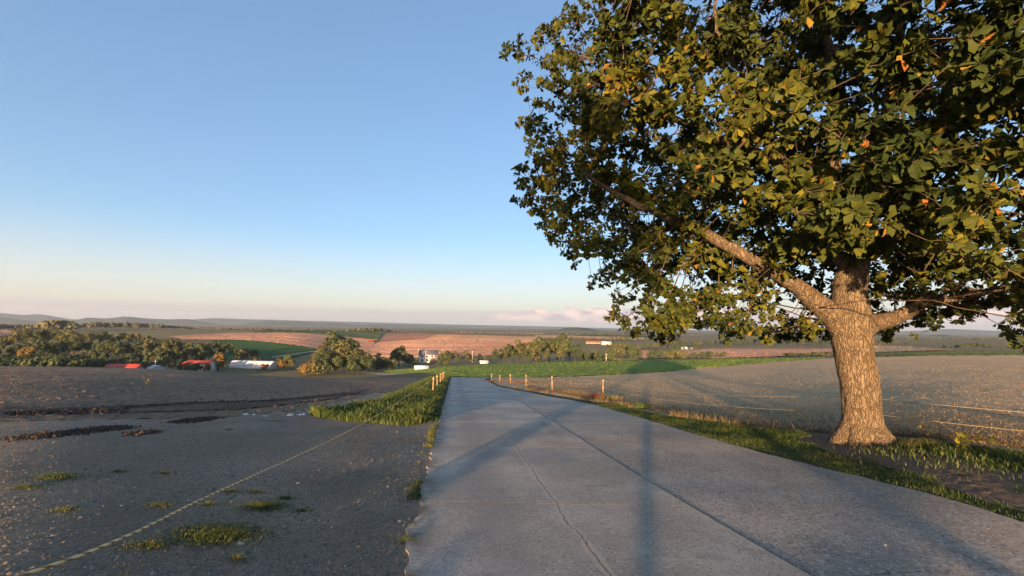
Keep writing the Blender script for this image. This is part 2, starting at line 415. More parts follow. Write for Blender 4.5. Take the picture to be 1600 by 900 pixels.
M['fol_olive'] = leaf_mat('olive_foliage', [(0.0,(.052,.065,.026)),(0.5,(.085,.092,.036)),(1.0,(.13,.115,.045))], 0.2, use_rand=0.45)
M['fol_green'] = leaf_mat('green_foliage', [(0.0,(.034,.054,.022)),(0.5,(.055,.078,.030)),(1.0,(.085,.10,.036))], 0.2, use_rand=0.45)
M['fol_dark'] = leaf_mat('dark_foliage', [(0.0,(.024,.042,.022)),(0.5,(.04,.06,.028)),(1.0,(.06,.08,.03))], 0.15, use_rand=0.4)
M['fol_gold'] = leaf_mat('golden_foliage', [(0.0,(.12,.09,.03)),(0.5,(.18,.125,.035)),(1.0,(.24,.14,.04))], 0.25, use_rand=0.3)
M['fol_far'] = leaf_mat('far_wood_foliage', [(0.0,(.036,.048,.026)),(0.5,(.066,.075,.036)),(1.0,(.13,.11,.055))], 0.15)

def mountain_mat():
    t = NT_('wooded_mountain', 1.0, 0.0); p = t.pos()
    n = t.noise(p, 0.004, 6, 0.65); t.col(t.mix(t.step(n, 0.4, 0.65), (.035,.05,.03), (.06,.075,.04))); return t.m
M['mountain'] = mountain_mat()

# ------------------------------------------------------------------ ground sheet
def build_terrain():
    th = np.concatenate([np.arange(-180, -60, 1.5), np.arange(-60, 62, 0.45), np.arange(62, 180, 1.5)])
    rr = np.concatenate([[0.0], np.exp(np.linspace(math.log(0.6), math.log(2000), 250)), [2400, 3000, 3800, 5000, 6500, 9000]])
    T, RR = np.meshgrid(np.radians(th), rr, indexing='ij')
    X = RR * np.sin(T); Y = RR * np.cos(T); Z = H(X, Y)
    # keep the sheet below the things laid on it
    nt, nr = X.shape; V = np.stack([X, Y, Z - 0.06 - 0.0004 * np.minimum(RR, 300)], -1).reshape(-1, 3)
    i = np.arange(nt)[:, None]; j = np.arange(nr - 1)[None, :]; i2 = (i + 1) % nt
    q = np.stack([i*nr + j + 0*i2, i2*nr + j, i2*nr + j + 1, i*nr + j + 1], -1).reshape(-1, 4)
    q = q[:, ::-1]
    o = obj('ground', np_mesh('ground', V, q, M['meadow'], True))
    tag(o, 'rolling farmland ground reaching to the horizon', kind='structure')
build_terrain()

def resample(P, n):
    P = np.asarray(P, float); d = np.concatenate([[0], np.cumsum(np.hypot(*np.diff(P, axis=0).T))])
    # smooth parameter: even in the logarithm of distance from the eye so near cells stay small
    dens = 1.0 / (np.hypot(P[:, 0], P[:, 1]) + 3)
    w = np.concatenate([[0], np.cumsum((dens[1:] + dens[:-1]) / 2 * np.diff(d))]); w /= w[-1]
    t = np.linspace(0, 1, n); s = np.interp(t, w, d)
    return np.stack([np.interp(s, d, P[:, 0]), np.interp(s, d, P[:, 1])], 1)
def sheet(name, A, B, nu, nv, off, mat, label, rough=0.0, rowk=.85, geo=1.0):
    """patch of ground between two lines, laid on the terrain"""
    A = resample(A, nu); B = resample(B, nu)
    t = np.linspace(0, 1, nv)[None, :, None]
    if geo != 1.0: t = (geo ** t - 1) / (geo - 1)
    P = A[:, None] * (1 - t) + B[:, None] * t
    X, Y = P[..., 0], P[..., 1]; Z = H(X, Y) + off
    if rough:
        k = np.clip(rng.normal(0, 1, X.shape), -1.6, 2)
        if rough < 0: k = (.45 if rowk > .5 else .8) * k + rowk * np.clip(rng.normal(0, 1, (1, nv)), -1.6, 2) * (.6 + .4 * np.sin(np.linspace(0, 9, nu))[:, None] ** 2)
        if rough < 0:      # tilth: height in proportion to the cell size
            du = np.hypot(*np.gradient(P, axis=0).transpose(2, 0, 1)); dv = np.hypot(*np.gradient(P, axis=1).transpose(2, 0, 1)); k[[0, -1]] = 0
            Z = Z + k * np.minimum(np.minimum(du, dv), 2.0) * -rough
        else: Z = Z + k * rough
    V = np.stack([X, Y, Z], -1).reshape(-1, 3)
    i = np.arange(nu - 1)[:, None]; j = np.arange(nv - 1)[None, :]
    q = np.stack([i*nv + j, (i+1)*nv + j, (i+1)*nv + j + 1, i*nv + j + 1], -1).reshape(-1, 4)
    a, b, c = V[q[0, 0]], V[q[0, 1]], V[q[0, 2]]
    if np.cross(b - a, c - a)[2] < 0: q = q[:, ::-1]
    o = obj(name, np_mesh(name, V, q, mat, True)); tag(o, label, kind='structure')
    return o
G = ground
def GL(pts, rmin=1.0): return [G(x, y, rmin) for x, y in pts]

# road edges in metres: left edge, lane joint, right edge
def XL(y): return -0.37 - 0.132 * np.asarray(y, float)
def XJ(y): return XL(y) + 3.10 + 0.010 * np.asarray(y, float)
def XR(y): return np.maximum(np.interp(y, [-14, 0, 4.3, 6.65, 9.9, 14, 17.8, 21, 24, 28.5, 33, 38, 48], [6.2, 5.15, 4.95, 4.83, 4.36, 4.0, 3.55, 2.85, 1.85, 0.55, -0.75, -2.0, -3.2]), XJ(y) + 0.5)
XR_FAR = XR
def concrete_mat():
    t = NT_('road_concrete', 0.85, 0.25); p = t.pos()
    uv = t.n.new('ShaderNodeTexCoord').outputs['UV']
    sp = t.n.new('ShaderNodeSeparateXYZ'); t.l.new(uv, sp.inputs[0]); u, v = sp.outputs[0], sp.outputs[1]
    big = t.noise(p, 0.55, 5, 0.6); mid = t.noise(p, 3.2, 5, 0.65); fine = t.noise(p, 85, 3, 0.75)
    c = t.mix(t.step(big, 0.36, 0.66), (.31,.28,.23), (.46,.42,.352))
    c = t.mix(t.math('MULTIPLY', t.step(mid, 0.5, 0.72), 0.7), c, (.26,.243,.215))
    ag = t.vor(p, 60.0, 'Color'); sep = t.n.new('ShaderNodeSeparateColor'); t.l.new(ag, sep.inputs[0])
    c = t.mix(t.math('MULTIPLY', t.step(sep.outputs[0], 0.80, 0.95), 0.6), c, (.54,.50,.44))
    c = t.mix(t.math('MULTIPLY', t.step(sep.outputs[1], 0.75, 0.95), 0.55), c, (.17,.155,.13))
    st_ = t.noise(t.mapv(p, (1, .3, 1), R(-7.5)), 0.9, 6, 0.62); c = t.mix(t.math('MULTIPLY', t.step(st_, 0.53, 0.68), 0.5), c, (.215,.195,.165))
    dirt_ = t.math('MULTIPLY', t.math('SUBTRACT', 1.0, t.step(u, 0.0, 0.10)), t.step(t.noise(p, 2.5, 5, 0.7), 0.4, 0.6)); c = t.mix(dirt_, c, (.17,.14,.10))
    # wheel tracks polished darker, sand washed along the edge
    wt = t.math('SUBTRACT', 1.0, t.step(t.math('ABSOLUTE', t.math('SUBTRACT', u, 0.27)), 0.02, 0.13))
    c = t.mix(t.math('MULTIPLY', wt, 0.35), c, (.22,.208,.187))
    # settlement crack along the middle of the lane, packed with pale sand
    cb = t.n.new('ShaderNodeCombineXYZ'); t.l.new(v, cb.inputs[1])
    n1 = t.noise(cb.outputs[0], 0.45, 6, 0.62)
    n3 = t.noise(p, 9.0, 5, 0.8)
    cu_ = t.math('ADD', 0.44, t.math('ADD', t.math('MULTIPLY', n1, 0.12), t.math('MULTIPLY', n3, 0.022)))
    dcr = t.math('ABSOLUTE', t.math('SUBTRACT', u, cu_))
    wid = t.math('MULTIPLY', t.step(t.noise(p, 1.7, 4, 0.7), 0.30, 0.56), 0.018)
    crk = t.math('LESS_THAN', dcr, wid)
    c = t.mix(t.math('MULTIPLY', crk, 0.55), c, (.50,.43,.33))
    core = t.math('LESS_THAN', dcr, 0.0022); c = t.mix(t.math('MULTIPLY', core, 0.7), c, (.05,.05,.045))
    # hairline cracking
    hv = t.n.new('ShaderNodeTexVoronoi'); hv.feature = 'DISTANCE_TO_EDGE'; hv.inputs['Scale'].default_value = 0.33
    wob = t.n.new('ShaderNodeVectorMath'); wob.operation = 'ADD'; t.l.new(p, wob.inputs[0])
    nn = t.n.new('ShaderNodeTexNoise'); nn.inputs['Scale'].default_value = 1.6; nn.inputs['Detail'].default_value = 6; t.l.new(p, nn.inputs['Vector'])
    t.l.new(nn.outputs['Color'], wob.inputs[1]); t.l.new(wob.outputs[0], hv.inputs['Vector'])
    hair = t.math('MULTIPLY', t.math('LESS_THAN', hv.outputs['Distance'], 0.0035), t.step(t.noise(p, 0.5, 2), 0.5, 0.6))
    c = t.mix(t.math('MULTIPLY', hair, 0.65), c, (.33,.28,.21))
    t.col(c)
    t.bump(t.math('SUBTRACT', t.math('ADD', fine, t.math('MULTIPLY', mid, 0.6)), t.math('MULTIPLY', core, 3.0)), 0.006)
    return t.m
M['concrete'] = concrete_mat()
M['asphalt'] = None
def asphalt_mat():
    t = NT_('worn_asphalt_apron', 0.85, 0.25); p = t.pos()
    big = t.noise(p, 0.5, 5, 0.6); mid = t.noise(t.mapv(p, (1, .35, 1), R(-8)), 1.6, 5, 0.65); fine = t.noise(p, 85, 3, 0.75)
    c = t.mix(t.step(big, 0.36, 0.66), (.29,.26,.212), (.42,.38,.318))
    c = t.mix(t.math('MULTIPLY', t.step(mid, 0.48, 0.70), 0.6), c, (.22,.203,.18))
    sep = t.n.new('ShaderNodeSeparateColor'); t.l.new(t.vor(p, 55.0, 'Color'), sep.inputs[0])
    c = t.mix(t.step(sep.outputs[0], 0.78, 0.95), c, (.50,.47,.42))
    c = t.mix(t.math('MULTIPLY', t.step(sep.outputs[1], 0.7, 0.95), 0.8), c, (.14,.13,.12))
    hv = t.n.new('ShaderNodeTexVoronoi'); hv.feature = 'DISTANCE_TO_EDGE'; hv.inputs['Scale'].default_value = 0.28
    wob = t.n.new('ShaderNodeVectorMath'); wob.operation = 'ADD'; t.l.new(p, wob.inputs[0])
    nn = t.n.new('ShaderNodeTexNoise'); nn.inputs['Scale'].default_value = 1.6; nn.inputs['Detail'].default_value = 6; t.l.new(p, nn.inputs['Vector'])
    t.l.new(nn.outputs['Color'], wob.inputs[1]); t.l.new(wob.outputs[0], hv.inputs['Vector'])
    hair = t.math('MULTIPLY', t.math('LESS_THAN', hv.outputs['Distance'], 0.004), t.step(t.noise(p, 0.5, 2), 0.45, 0.55))
    c = t.mix(t.math('MULTIPLY', hair, 0.7), c, (.30,.25,.19))
    t.col(c); t.bump(t.math('ADD', fine, t.math('MULTIPLY', mid, 0.5)), 0.007)
    return t.m
M['asphalt'] = asphalt_mat()

def build_road():
    road = empty('road'); tag(road, 'concrete farm road running downhill between the fields', kind='structure')
    ys = [-14, -9, -5.4, -1.8, 1.75, 5.2, 8.7, 12.2, 15.9, 19.8, 24, 29, 34, 39.5, 45, 51, 58, 66, 75]
    def slab(name, fa, fb, y0, y1, mat, skew=0.0, ne=18, u0=0, u1=1, top=0.045):
        ny = max(3, int((y1 - y0) / (0.09 if 0 < y1 and y0 < 13 else 0.3))); t = np.linspace(0, 1, ne)
        V, UV = [], []
        for layer in (0, 1):
            for yy in np.linspace(y0, y1, ny):
                a, b = float(fa(yy)), float(fb(yy))
                je = 0.0
                x = a + (b - a) * t
                yv = yy + skew * (t - 0.5) * (b - a)
                wob = (0.07 * noise.noise((yy * 1.3, 0, 4)) + 0.045 * noise.noise((yy * 4.7, 2, 0)) + 0.03 * noise.noise((yy * 11, 5, 0))) * (t == 0) if fa is XL else (0.05 * noise.noise((yy * 1.7, 9, 1)) + 0.03 * noise.noise((yy * 7, 3, 1))) * (t == 1) if fb is XR else 0
                x = x + wob
                edge = 0.0
                z = H(x, yv + 0 * x) + (top - edge if layer == 0 else -0.05)
                V.append(np.stack([x, yv + 0 * x, z], 1)); UV.append(np.stack([u0 + (u1 - u0) * t, yv + 0 * x], 1))
        V = np.concatenate(V); UV = np.concatenate(UV); n = ny * ne
        i = np.arange(ny - 1)[:, None]; j = np.arange(ne - 1)[None]
        q = np.stack([i*ne + j, i*ne + j + 1, (i+1)*ne + j + 1, (i+1)*ne + j], -1).reshape(-1, 4)
        rim = list(range(ne)) + [k*ne + ne - 1 for k in range(1, ny)] + [(ny-1)*ne + k for k in range(ne-2, -1, -1)] + [k*ne for k in range(ny-2, 0, -1)]
        m_ = len(rim); V = np.concatenate([V[:n], V[rim], V[[n + k for k in rim]]]); UV = np.concatenate([UV[:n], UV[rim], UV[rim]])
        sd = np.array([(n + k, n + m_ + k, n + m_ + (k+1) % m_, n + (k+1) % m_) for k in range(m_)])
        me = np_mesh(name, V, np.concatenate([q, sd]), mat, True, uv=UV)
        sm = np.ones(len(me.polygons), bool); sm[len(q):] = False; me.polygons.foreach_set('use_smooth', sm)
        return obj(name, me, road)
    g = 0.011
    for a, b in zip(ys[:-1], ys[1:]):
        slab('slab', XL, lambda y: XJ(y) - 0.012, a + g, b - g, M['concrete'], -0.03)
    # the apron beside the lane is cast in longer bays
    ya = [-14, -5, 3.4, 12.2, 21, 29, 38, 48, 62, 75]
    for a, b in zip(ya[:-1], ya[1:]):
        slab('apron_slab', lambda y: XJ(y) + 0.012, XR, a + g * .6, b - g * .6, M['asphalt'], 0.0, 22, top=0.040)
    bed = []
    yy = np.linspace(-14, 75, 240)
    A = np.stack([XL(yy) + 0.05, yy], 1); B = np.stack([XR(yy) - 0.06, yy], 1)
    t = np.linspace(0, 1, 14)[None, :, None]; P = A[:, None]*(1-t) + B[:, None]*t
    V = np.stack([P[..., 0], P[..., 1], H(P[..., 0], P[..., 1]) + 0.020], -1).reshape(-1, 3)
    i = np.arange(239)[:, None]; j = np.arange(13)[None]
    q = np.stack([i*14 + j, i*14 + j + 1, (i+1)*14 + j + 1, (i+1)*14 + j], -1).reshape(-1, 4)
    obj('road_bed', np_mesh('road_bed', V, q, simple('joint_filler', (.045,.043,.04), 0.95, 0.1, 0.2, 20), True), road)
build_road()

# lower road that swings left behind the crest
sheet('lane', GL([(700,584.5),(640,583.2),(570,582.2),(500,581.5)], 60), GL([(700,582.5),(640,581.4),(570,580.8),(500,580.2)], 70), 40, 6, 0.02, M['track'],
      'pale lane swinging left below the crest')

# ------------------------------------------------------------------ near ground covers
nearL = [(-34,9.4),(-22,10.2)] + GL([(0,662),(180,657),(380,652),(480,642),(560,622),(610,603)])
nearL += [(XL(22) - 2.6, 22), (XL(30) - 2.2, 30), (XL(40) - 2.1, 40), (XL(60) - 2.0, 60)]
farL = [(-120,-2),(-115,35)] + [at(p, r) for p, r in ((0,105),(150,100),(300,92),(450,86),(560,86),(640,84),(668,82))]
sheet('ploughed_field', nearL, farL, 360, 250, 0.03, M['plough'], 'dark ploughed field on the left beyond the gravel', 0.012, geo=9.0)
gy = np.linspace(-12, 24, 60)
gl_b = [(-30,-14),(-34,0),(-34,9.6),(-22,10.4)] + GL([(0,659),(180,654),(380,649),(480,639),(560,620),(600,606)])
ga = [(float(XL(-14)) + 0.05, -14.0)] + [(float(XL(y)) + 0.06, float(y)) for y in np.linspace(-8, 24, 20)]
sheet('gravel_lot', ga, gl_b, 260, 260, 0.026, M['gravel'], 'grey gravel pull-in left of the road', 0.0012)
# right: grass verge strip then the big bare field
def XV(y):   # outer edge of the right verge
    return np.interp(y, [-14, 0, 4, 6, 8, 9.3, 11, 13.5, 16, 18.5, 21, 25, 30, 36, 48], [13.5, 10.2, 9.3, 8.8, 8.3, 7.6, 6.2, 5.2, 4.75, 4.5, 3.5, 2.3, .65, -.9, -2.2])
yy = np.linspace(-14, 75, 90)
sheet('verge', [(float(XR(y)) - 0.05, y) for y in yy], [(float(max(XV(y) + .15, XR(y) + .4)), y) for y in yy], 320, 26, 0.022, M['verge'], 'grassy verge along the right side of the road', 0.006)
nearR = [(14,-14),(10.2,0)] + [(float(XV(y)), float(y)) for y in (4,6,8,9.3,11,13.5,16,18.5,21,25,30,36,48)] + [(float(XR(60)) + .5, 60), (float(XR(70)) + .5, 72)]
farR = [(150,-14),(190,40)] + [at(1600,235)] + [at(1450,216)] + GL([(1290,560.4),(1180,568.5),(1080,577),(1000,583.5),(960,586),(900,588.6),(850,590),(800,590.2),(750,589.8)], 60)
sheet('bare_field', nearR, farR, 360, 290, 0.03, M['stubble'], 'wide harrowed field behind the oak', -.06, .25, geo=14.0)
sheet('green_field', GL([(1292,560.2),(1180,568.0),(1080,576.4),(1000,583),(960,585.5),(900,588),(850,589.4),(800,589.7),(750,589.2),(700,587.2),(640,583.0),(600,581)], 62),
      GL([(1292,558.4),(1180,560.3),(1080,562.2),(1000,563.8),(960,564.6),(900,565.6),(850,566.8),(800,568.6),(750,570.6),(700,572.8),(640,576),(600,578.6)], 90), 360, 150, 0.08, M['crop'], 'bright green crop field in the middle distance', -.30)

# ------------------------------------------------------------------ far fields
F = lambda n, A, B, nu, nv, off, mat, lab, ro=-.36: sheet(n, A, B, nu * 3, nv * 4, off, mat, lab, ro)
F('tilled_field', GL([(262,526),(330,521.5),(420,520),(500,522.5),(590,531)], 330), GL([(285,531),(380,531.5),(440,537),(500,546.5),(575,549)], 330), 70, 40, .25, M['pink'], 'long pinkish tilled field below the left ridge')
F('dark_field', GL([(330,532),(385,531.8),(440,537.3),(496,546.8)], 330), GL([(350,566),(400,566),(440,562),(492,550)], 300), 60, 40, .22, M['darkcrop'], 'dark green crop field above the white greenhouse')
F('farm_track', GL([(425,558),(470,551.5),(520,546.8)], 300), GL([(425,559.6),(470,553),(520,548)], 300), 40, 6, .32, M['track'], 'pale farm track climbing past the dark green field', -.03)
F('green_strip', GL([(395,521),(470,521.2),(540,526),(592,530.5)], 500), GL([(395,518.5),(450,517.4),(545,516.8),(600,519.5)], 600), 60, 16, .35, M['palecrop'], 'green strip along the far ridge')
F('large_tilled_field', GL([(560,549),(620,560),(700,560),(790,554),(850,545)], 330), GL([(592,534),(640,530.5),(690,530),(760,531),(850,533)], 450), 80, 40, .24, M['pink'], 'large pink tilled slope behind the house')
F('brown_field', GL([(592,533.8),(640,530.2),(664,530)], 450), GL([(606,521.5),(650,521),(680,523)], 600), 40, 24, .24, M['brownfield'], 'darker tilled strip high on the slope')
F('drilled_field', GL([(664,530),(700,530),(760,531),(850,533)], 450), GL([(681,523.2),(720,523.8),(770,525),(850,527)], 600), 60, 24, .24, M['pinkrow'], 'drilled field with visible rows high on the slope')
F('rose_field', GL([(990,559),(1080,560.3),(1180,558.5),(1292,555.5),(1330,554)], 270), GL([(990,546.5),(1080,546),(1180,545.5),(1260,545),(1330,545)], 300), 70, 24, .16, M['pink'], 'rose coloured tilled field beyond the green crop')
F('straw_field', GL([(1330,553),(1380,551),(1440,548.5),(1490,547.2)], 300), GL([(1330,543),(1370,540),(1430,542.5),(1490,546.3)], 330), 40, 16, .2, M['straw'], 'sunlit straw coloured field right of the oak')
F('far_green_field', [at(1330,235), at(1450,217), at(1600,236), (320,160)], GL([(1330,553.4),(1400,551),(1450,549.3),(1600,549)], 260)[:4] , 60, 30, .12, M['palecrop'], 'green field edge right of the oak')
F('distant_field', GL([(836,530),(900,529.5),(990,530.5)], 640), GL([(836,525.8),(900,525),(990,527)], 760), 50, 10, .5, M['straw'], 'distant straw coloured field below the wooded hill')
F('distant_green_field', GL([(900,525),(960,525.4),(1040,527)], 800), GL([(900,522.4),(960,523),(1040,525)], 950), 40, 8, .6, M['palecrop'], 'distant green field below the wooded hill')
F('distant_rose_field', GL([(700,521.2),(780,522.4),(850,523.5)], 900), GL([(700,519.4),(780,520.4),(850,521.6)], 1050), 40, 8, .7, M['pink'], 'distant rose field beyond the ridge wood')
F('distant_pale_field', GL([(230,513.5),(320,514.5),(420,516)], 700), GL([(230,511.2),(320,512),(420,513.6)], 850), 40, 8, .6, M['straw'], 'distant pale field beyond the left woodland')
F('rose_corner_field', GL([(-60,527),(0,526),(27,522)], 500), GL([(-60,516),(0,515.5),(27,517.5)], 600), 30, 12, .3, M['pink'], 'small rosy field corner above the left woodland')

# ------------------------------------------------------------------ the oak
def frames(t):
    """two vectors square to each unit vector in t (n,3)"""
    ref = np.where(np.abs(t[:, 2:3]) < 0.9, np.array([[0, 0, 1.0]]), np.array([[1.0, 0, 0]]))
    a = np.cross(t, ref); a /= np.linalg.norm(a, axis=1, keepdims=True) + 1e-9
    return a, np.cross(t, a)

LEAF_V = np.array([  # lobed oak leaf, stalk at the origin, length 1 along +x, folded along the midrib
 (0,0,0),(.52,0,.035),(1.0,0,-.12), (.30,.18,.08),(.44,.12,.05),(.66,.27,.08),(.86,.14,.0), (.30,-.18,.08),(.44,-.12,.05),(.66,-.27,.08),(.86,-.14,.0)])
LEAF_F = np.array([(0,1,3),(3,1,4),(4,1,5),(1,6,5),(1,2,6), (0,7,1),(7,8,1),(8,9,1),(1,9,10),(1,10,2)])

def build_oak():
    rng = np.random.default_rng(23)
    bx, by = ground(1346, 694); bz = Hs(bx, by)
    base = Vector((bx, by, bz)); D0 = by
    oak = empty('oak_tree', base)
    tag(oak, 'big oak with broad dark crown and thick furrowed trunk beside the road', 'tree')
    def P(px, py, dd=0.0): return np.array(at_depth(px, py, D0 + dd)) - np.array(base)
    px2r = lambda w: w * D0 * 0.74 / FPX
    # --- trunk and main limbs, as centre lines with radii
    trunk = [(P(1350,712),px2r(50)),(P(1349,694),px2r(45)),(P(1348,672),px2r(38)),(P(1347,640),px2r(34)),(P(1342,600),px2r(32.5)),(P(1335,560),px2r(32)),(P(1331,525),px2r(34)),
             (P(1329,490),px2r(34)),(P(1329,450),px2r(30)),(P(1334,415),px2r(27)),(P(1338,390),px2r(26))]
    limbs = [
      [(P(1325,520),.27),(P(1300,492,-.05),.225),(P(1268,466,-.15),.18),(P(1236,441,-.25),.15),(P(1195,418,-.3),.13),(P(1140,385,-.2),.12),(P(1070,352,0),.095),(P(990,318,.2),.07),(P(920,275,.3),.045)],
      [(P(1340,515),.25),(P(1362,505,.0),.18),(P(1392,499,-.1),.15),(P(1425,484,-.2),.115),(P(1455,467,-.25),.095),(P(1490,466,-.2),.07),(P(1520,462,-.1),.045),(P(1548,452,0),.025)],
      [(P(1338,395),.27),(P(1318,360,.1),.2),(P(1304,310,.2),.17),(P(1300,240,.3),.15),(P(1306,160,.4),.13),(P(1298,90,.5),.11),(P(1270,0,.6),.085),(P(1230,-90,.7),.05)],
      [(P(1338,395),.26),(P(1372,380,-.1),.17),(P(1405,366,-.2),.14),(P(1432,310,-.3),.12),(P(1462,240,-.5),.105),(P(1500,160,-.7),.09),(P(1560,70,-.8),.07),(P(1640,-20,-.9),.045)],
      [(P(1336,400),.24),(P(1345,340,-.2),.17),(P(1345,270,-.4),.15),(P(1365,215,-.6),.13),(P(1388,170,-.9),.10),(P(1400,80,-1.2),.075),(P(1420,-40,-1.5),.05)],
      [(P(1336,400),.22),(P(1320,350,.6),.16),(P(1290,280,1.4),.13),(P(1240,200,2.4),.10),(P(1200,120,3.4),.07)],
      [(P(1338,400),.22),(P(1360,340,.8),.15),(P(1420,270,1.8),.12),(P(1480,200,2.8),.10),(P(1540,130,3.8),.06)],
      [(P(1334,430),.2),(P(1300,370,-.2),.14),(P(1268,310,-.4),.115),(P(1232,280,-.6),.095),(P(1205,230,-.8),.075),(P(1175,150,-.9),.05),(P(1130,60,-1.0),.03)],
      [(P(1306,310,.2),.14),(P(1240,262,.1),.11),(P(1160,230,0),.09),(P(1060,190,.1),.07),(P(960,130,.2),.05)],
      [(P(1462,240,-.5),.11),(P(1492,110,-.9),.09),(P(1450,84,-1.2),.075),(P(1415,72,-1.4),.055)],
    ]
    def dens_(L, n):
        p = np.array([q[0] for q in L]); r = np.array([q[1] for q in L]); d = np.concatenate([[0], np.cumsum(np.linalg.norm(np.diff(p, axis=0), axis=1))])
        t = np.linspace(0, d[-1], n); return np.stack([pchip(d, p[:, k], t) for k in range(3)], 1), pchip(d, r, t), d[-1]
    # --- trunk + limb bases as one skin: spheres swept, then voxel remeshed into one bole
    mb = MB()
    Tp, Tr, _ = dens_(trunk, 26); mb.tube(Tp, list(Tr), 20)
    for L in limbs[:8]:
        p, r, ln = dens_(L, 40); k = max(4, int(40 * (1.9 if L is not limbs[1] else 1.6) / ln)); mb.tube(p[:k], list(r[:k]), 14)
    for k in range(7):   # root flare
        a = k * 0.9 + 0.3; d = np.array([math.cos(a), math.sin(a), 0])
        q0 = Tp[0]
        mb.tube([q0 + d * .05 + (0, 0, .75), q0 + d * .30 + (0, 0, .36), q0 + d * .52 + (0, 0, .10), q0 + d * .72 + (0, 0, -.12)], [.20, .20, .16, .10], 10)
    me = mb.mesh('bole_source', M['bark']); src = bpy.data.objects.new('bole_source', me); COL.objects.link(src)
    md = src.modifiers.new('r', 'REMESH'); md.mode = 'VOXEL'; md.voxel_size = 0.026
    sm = src.modifiers.new('s', 'SMOOTH'); sm.factor = 0.5; sm.iterations = 7
    dg = bpy.context.evaluated_depsgraph_get(); dg.update()
    tm = bpy.data.meshes.new_from_object(src.evaluated_get(dg)); bpy.data.objects.remove(src)
    n = len(tm.vertices); co = np.zeros(n * 3, np.float32); tm.vertices.foreach_get('co', co); co = co.reshape(-1, 3)
    no = np.zeros(n * 3, np.float32); tm.vertices.foreach_get('normal', no); no = no.reshape(-1, 3)
    dsp = np.zeros(n)
    for i in range(n):   # furrowed bark: ridges stretched up the stem
        x, y, z = co[i]
        w = noise.noise((x*3, y*3, z*1.5)) * .12
        a = noise.noise((x*15 + w*9, y*15 + w*9, z*2.6)); b = noise.noise((x*23, y*23, z*4.5 + 7)); c = noise.noise((x*2.2, y*2.2, z*1.3 + 3))
        dsp[i] = (0.5 - abs(a)) * .022 + b * .009 + c * .05
    co = co + no * dsp[:, None].astype(np.float32)
    tm.vertices.foreach_set('co', co.ravel()); tm.polygons.foreach_set('use_smooth', np.ones(len(tm.polygons), bool)); tm.update()
    tm.materials.clear(); tm.materials.append(M['bark'])
    obj('trunk', tm, oak)

    # --- crown volume: where shoots want to grow
    C = np.array([0.0, 0.0, 7.3]); SA = np.array([7.5, 7.3, 5.7]); TC = np.array([-bx, -by, 0]) / math.hypot(bx, by)
    pts = []
    while len(pts) < 15800:
        u = rng.normal(0, 1, 3); u /= np.linalg.norm(u)
        k = rng.uniform(0, 1) ** (1 / 3.0) if rng.random() < .36 else rng.uniform(0.72, 1.0)
        lob = 1.0 + 0.17 * noise.noise(Vector(u * 2.6)) + 0.12 * noise.noise(Vector(u * 5.5 + 3))
        u = u / (math.hypot(u[0], u[1]) ** 2.5 + abs(u[2]) ** 2.5) ** .4
        p = C + u * SA * k * lob
        f_ = p @ TC
        if f_ > 0: p = p - TC * f_ * .42          # the crown is shallower towards the road
        if p[2] < 1.75: continue
        if noise.noise(Vector(p * 0.55 + 11)) + .5 * noise.noise(Vector(p * 1.3 + 5)) < -0.17 - 0.08 * (k < .7): continue       # gaps between the boughs
        if math.hypot(p[0], p[1]) < 2.4 and p[2] < 3.6: continue      # clear space round the bole
        pts.append(p)
    def lobe(px, py, dd, rx, rz, n, ry=None):
        c = P(px, py, dd)
        for _ in range(n):
            u = rng.normal(0, 1, 3); u *= rng.uniform(.3, 1) / np.linalg.norm(u)
            pts.append(c + u * np.array([rx, ry or rx, rz]))
    lobe(1040, 497, -.6, .85, .32, 150); lobe(1110, 470, -.3, .6, .3, 70); lobe(985, 505, -.5, .35, .3, 45)
    lobe(1180, 480, .3, .6, .4, 60); lobe(1268, 515, -.5, .38, .32, 55); lobe(1395, 455, .6, .55, .45, 80); lobe(1385, 515, .5, .35, .16, 24)
    lobe(960, 405, -.2, .45, .45, 60); lobe(895, 405, .2, .3, .25, 25); lobe(1200, 425, -.9, .3, .25, 24); lobe(1510, 430, 1.2, .9, .6, 90); lobe(1570, 470, 1.5, .7, .3, 60)
    lobe(800, 75, .4, .45, .5, 60); lobe(835, 190, .2, .5, .35, 50); lobe(825, 290, .2, .35, .25, 35); lobe(880, 370, .3, .5, .3, 50)
    lobe(1290, 330, -2.6, .6, .3, 40); lobe(1330, 385, -1.2, .35, .25, 26)
    lobe(1450, 440, 1.0, .7, .5, 90); lobe(1530, 470, 1.6, .8, .4, 90); lobe(1420, 400, .8, .6, .4, 60); lobe(1590, 440, 1.0, .7, .6, 80); lobe(1480, 490, 1.6, .7, .25, 60); lobe(1420, 470, 1.2, .5, .35, 50)
    lobe(1150, 450, .4, .6, .45, 80); lobe(1205, 478, .8, .55, .35, 60); lobe(1000, 420, .0, .5, .4, 50); lobe(930, 390, .1, .5, .35, 50); lobe(1085, 505, -.3, .6, .25, 60); lobe(1150, 510, .2, .5, .22, 45); lobe(1240, 500, .7, .4, .35, 45); lobe(1215, 540, .4, .3, .15, 16)
    lobe(960, 440, 0, .4, .35, 60); lobe(985, 495, -.4, .4, .25, 60); lobe(1020, 520, -.5, .45, .2, 60); lobe(880, 330, .1, .5, .4, 50); lobe(820, 260, .2, .4, .4, 40); lobe(1010, 470, -.2, .5, .3, 45); lobe(1060, 525, -.5, .5, .18, 40); lobe(1130, 522, -.2, .5, .18, 40); lobe(1180, 520, .3, .4, .2, 30)
    pts = np.array(pts)
    # do not let foliage hang in front of the bole
    ax, ay, _ = to_px(pts + np.array(base))
    front = (pts @ np.array([bx, by, 0]) / math.hypot(bx, by)) < 0.1
    keep = ~(front & (ax > 1205) & (ax < 1500) & (ay > 392)) | ((ax < 1302) & (ay > 475) & (ay < 560))
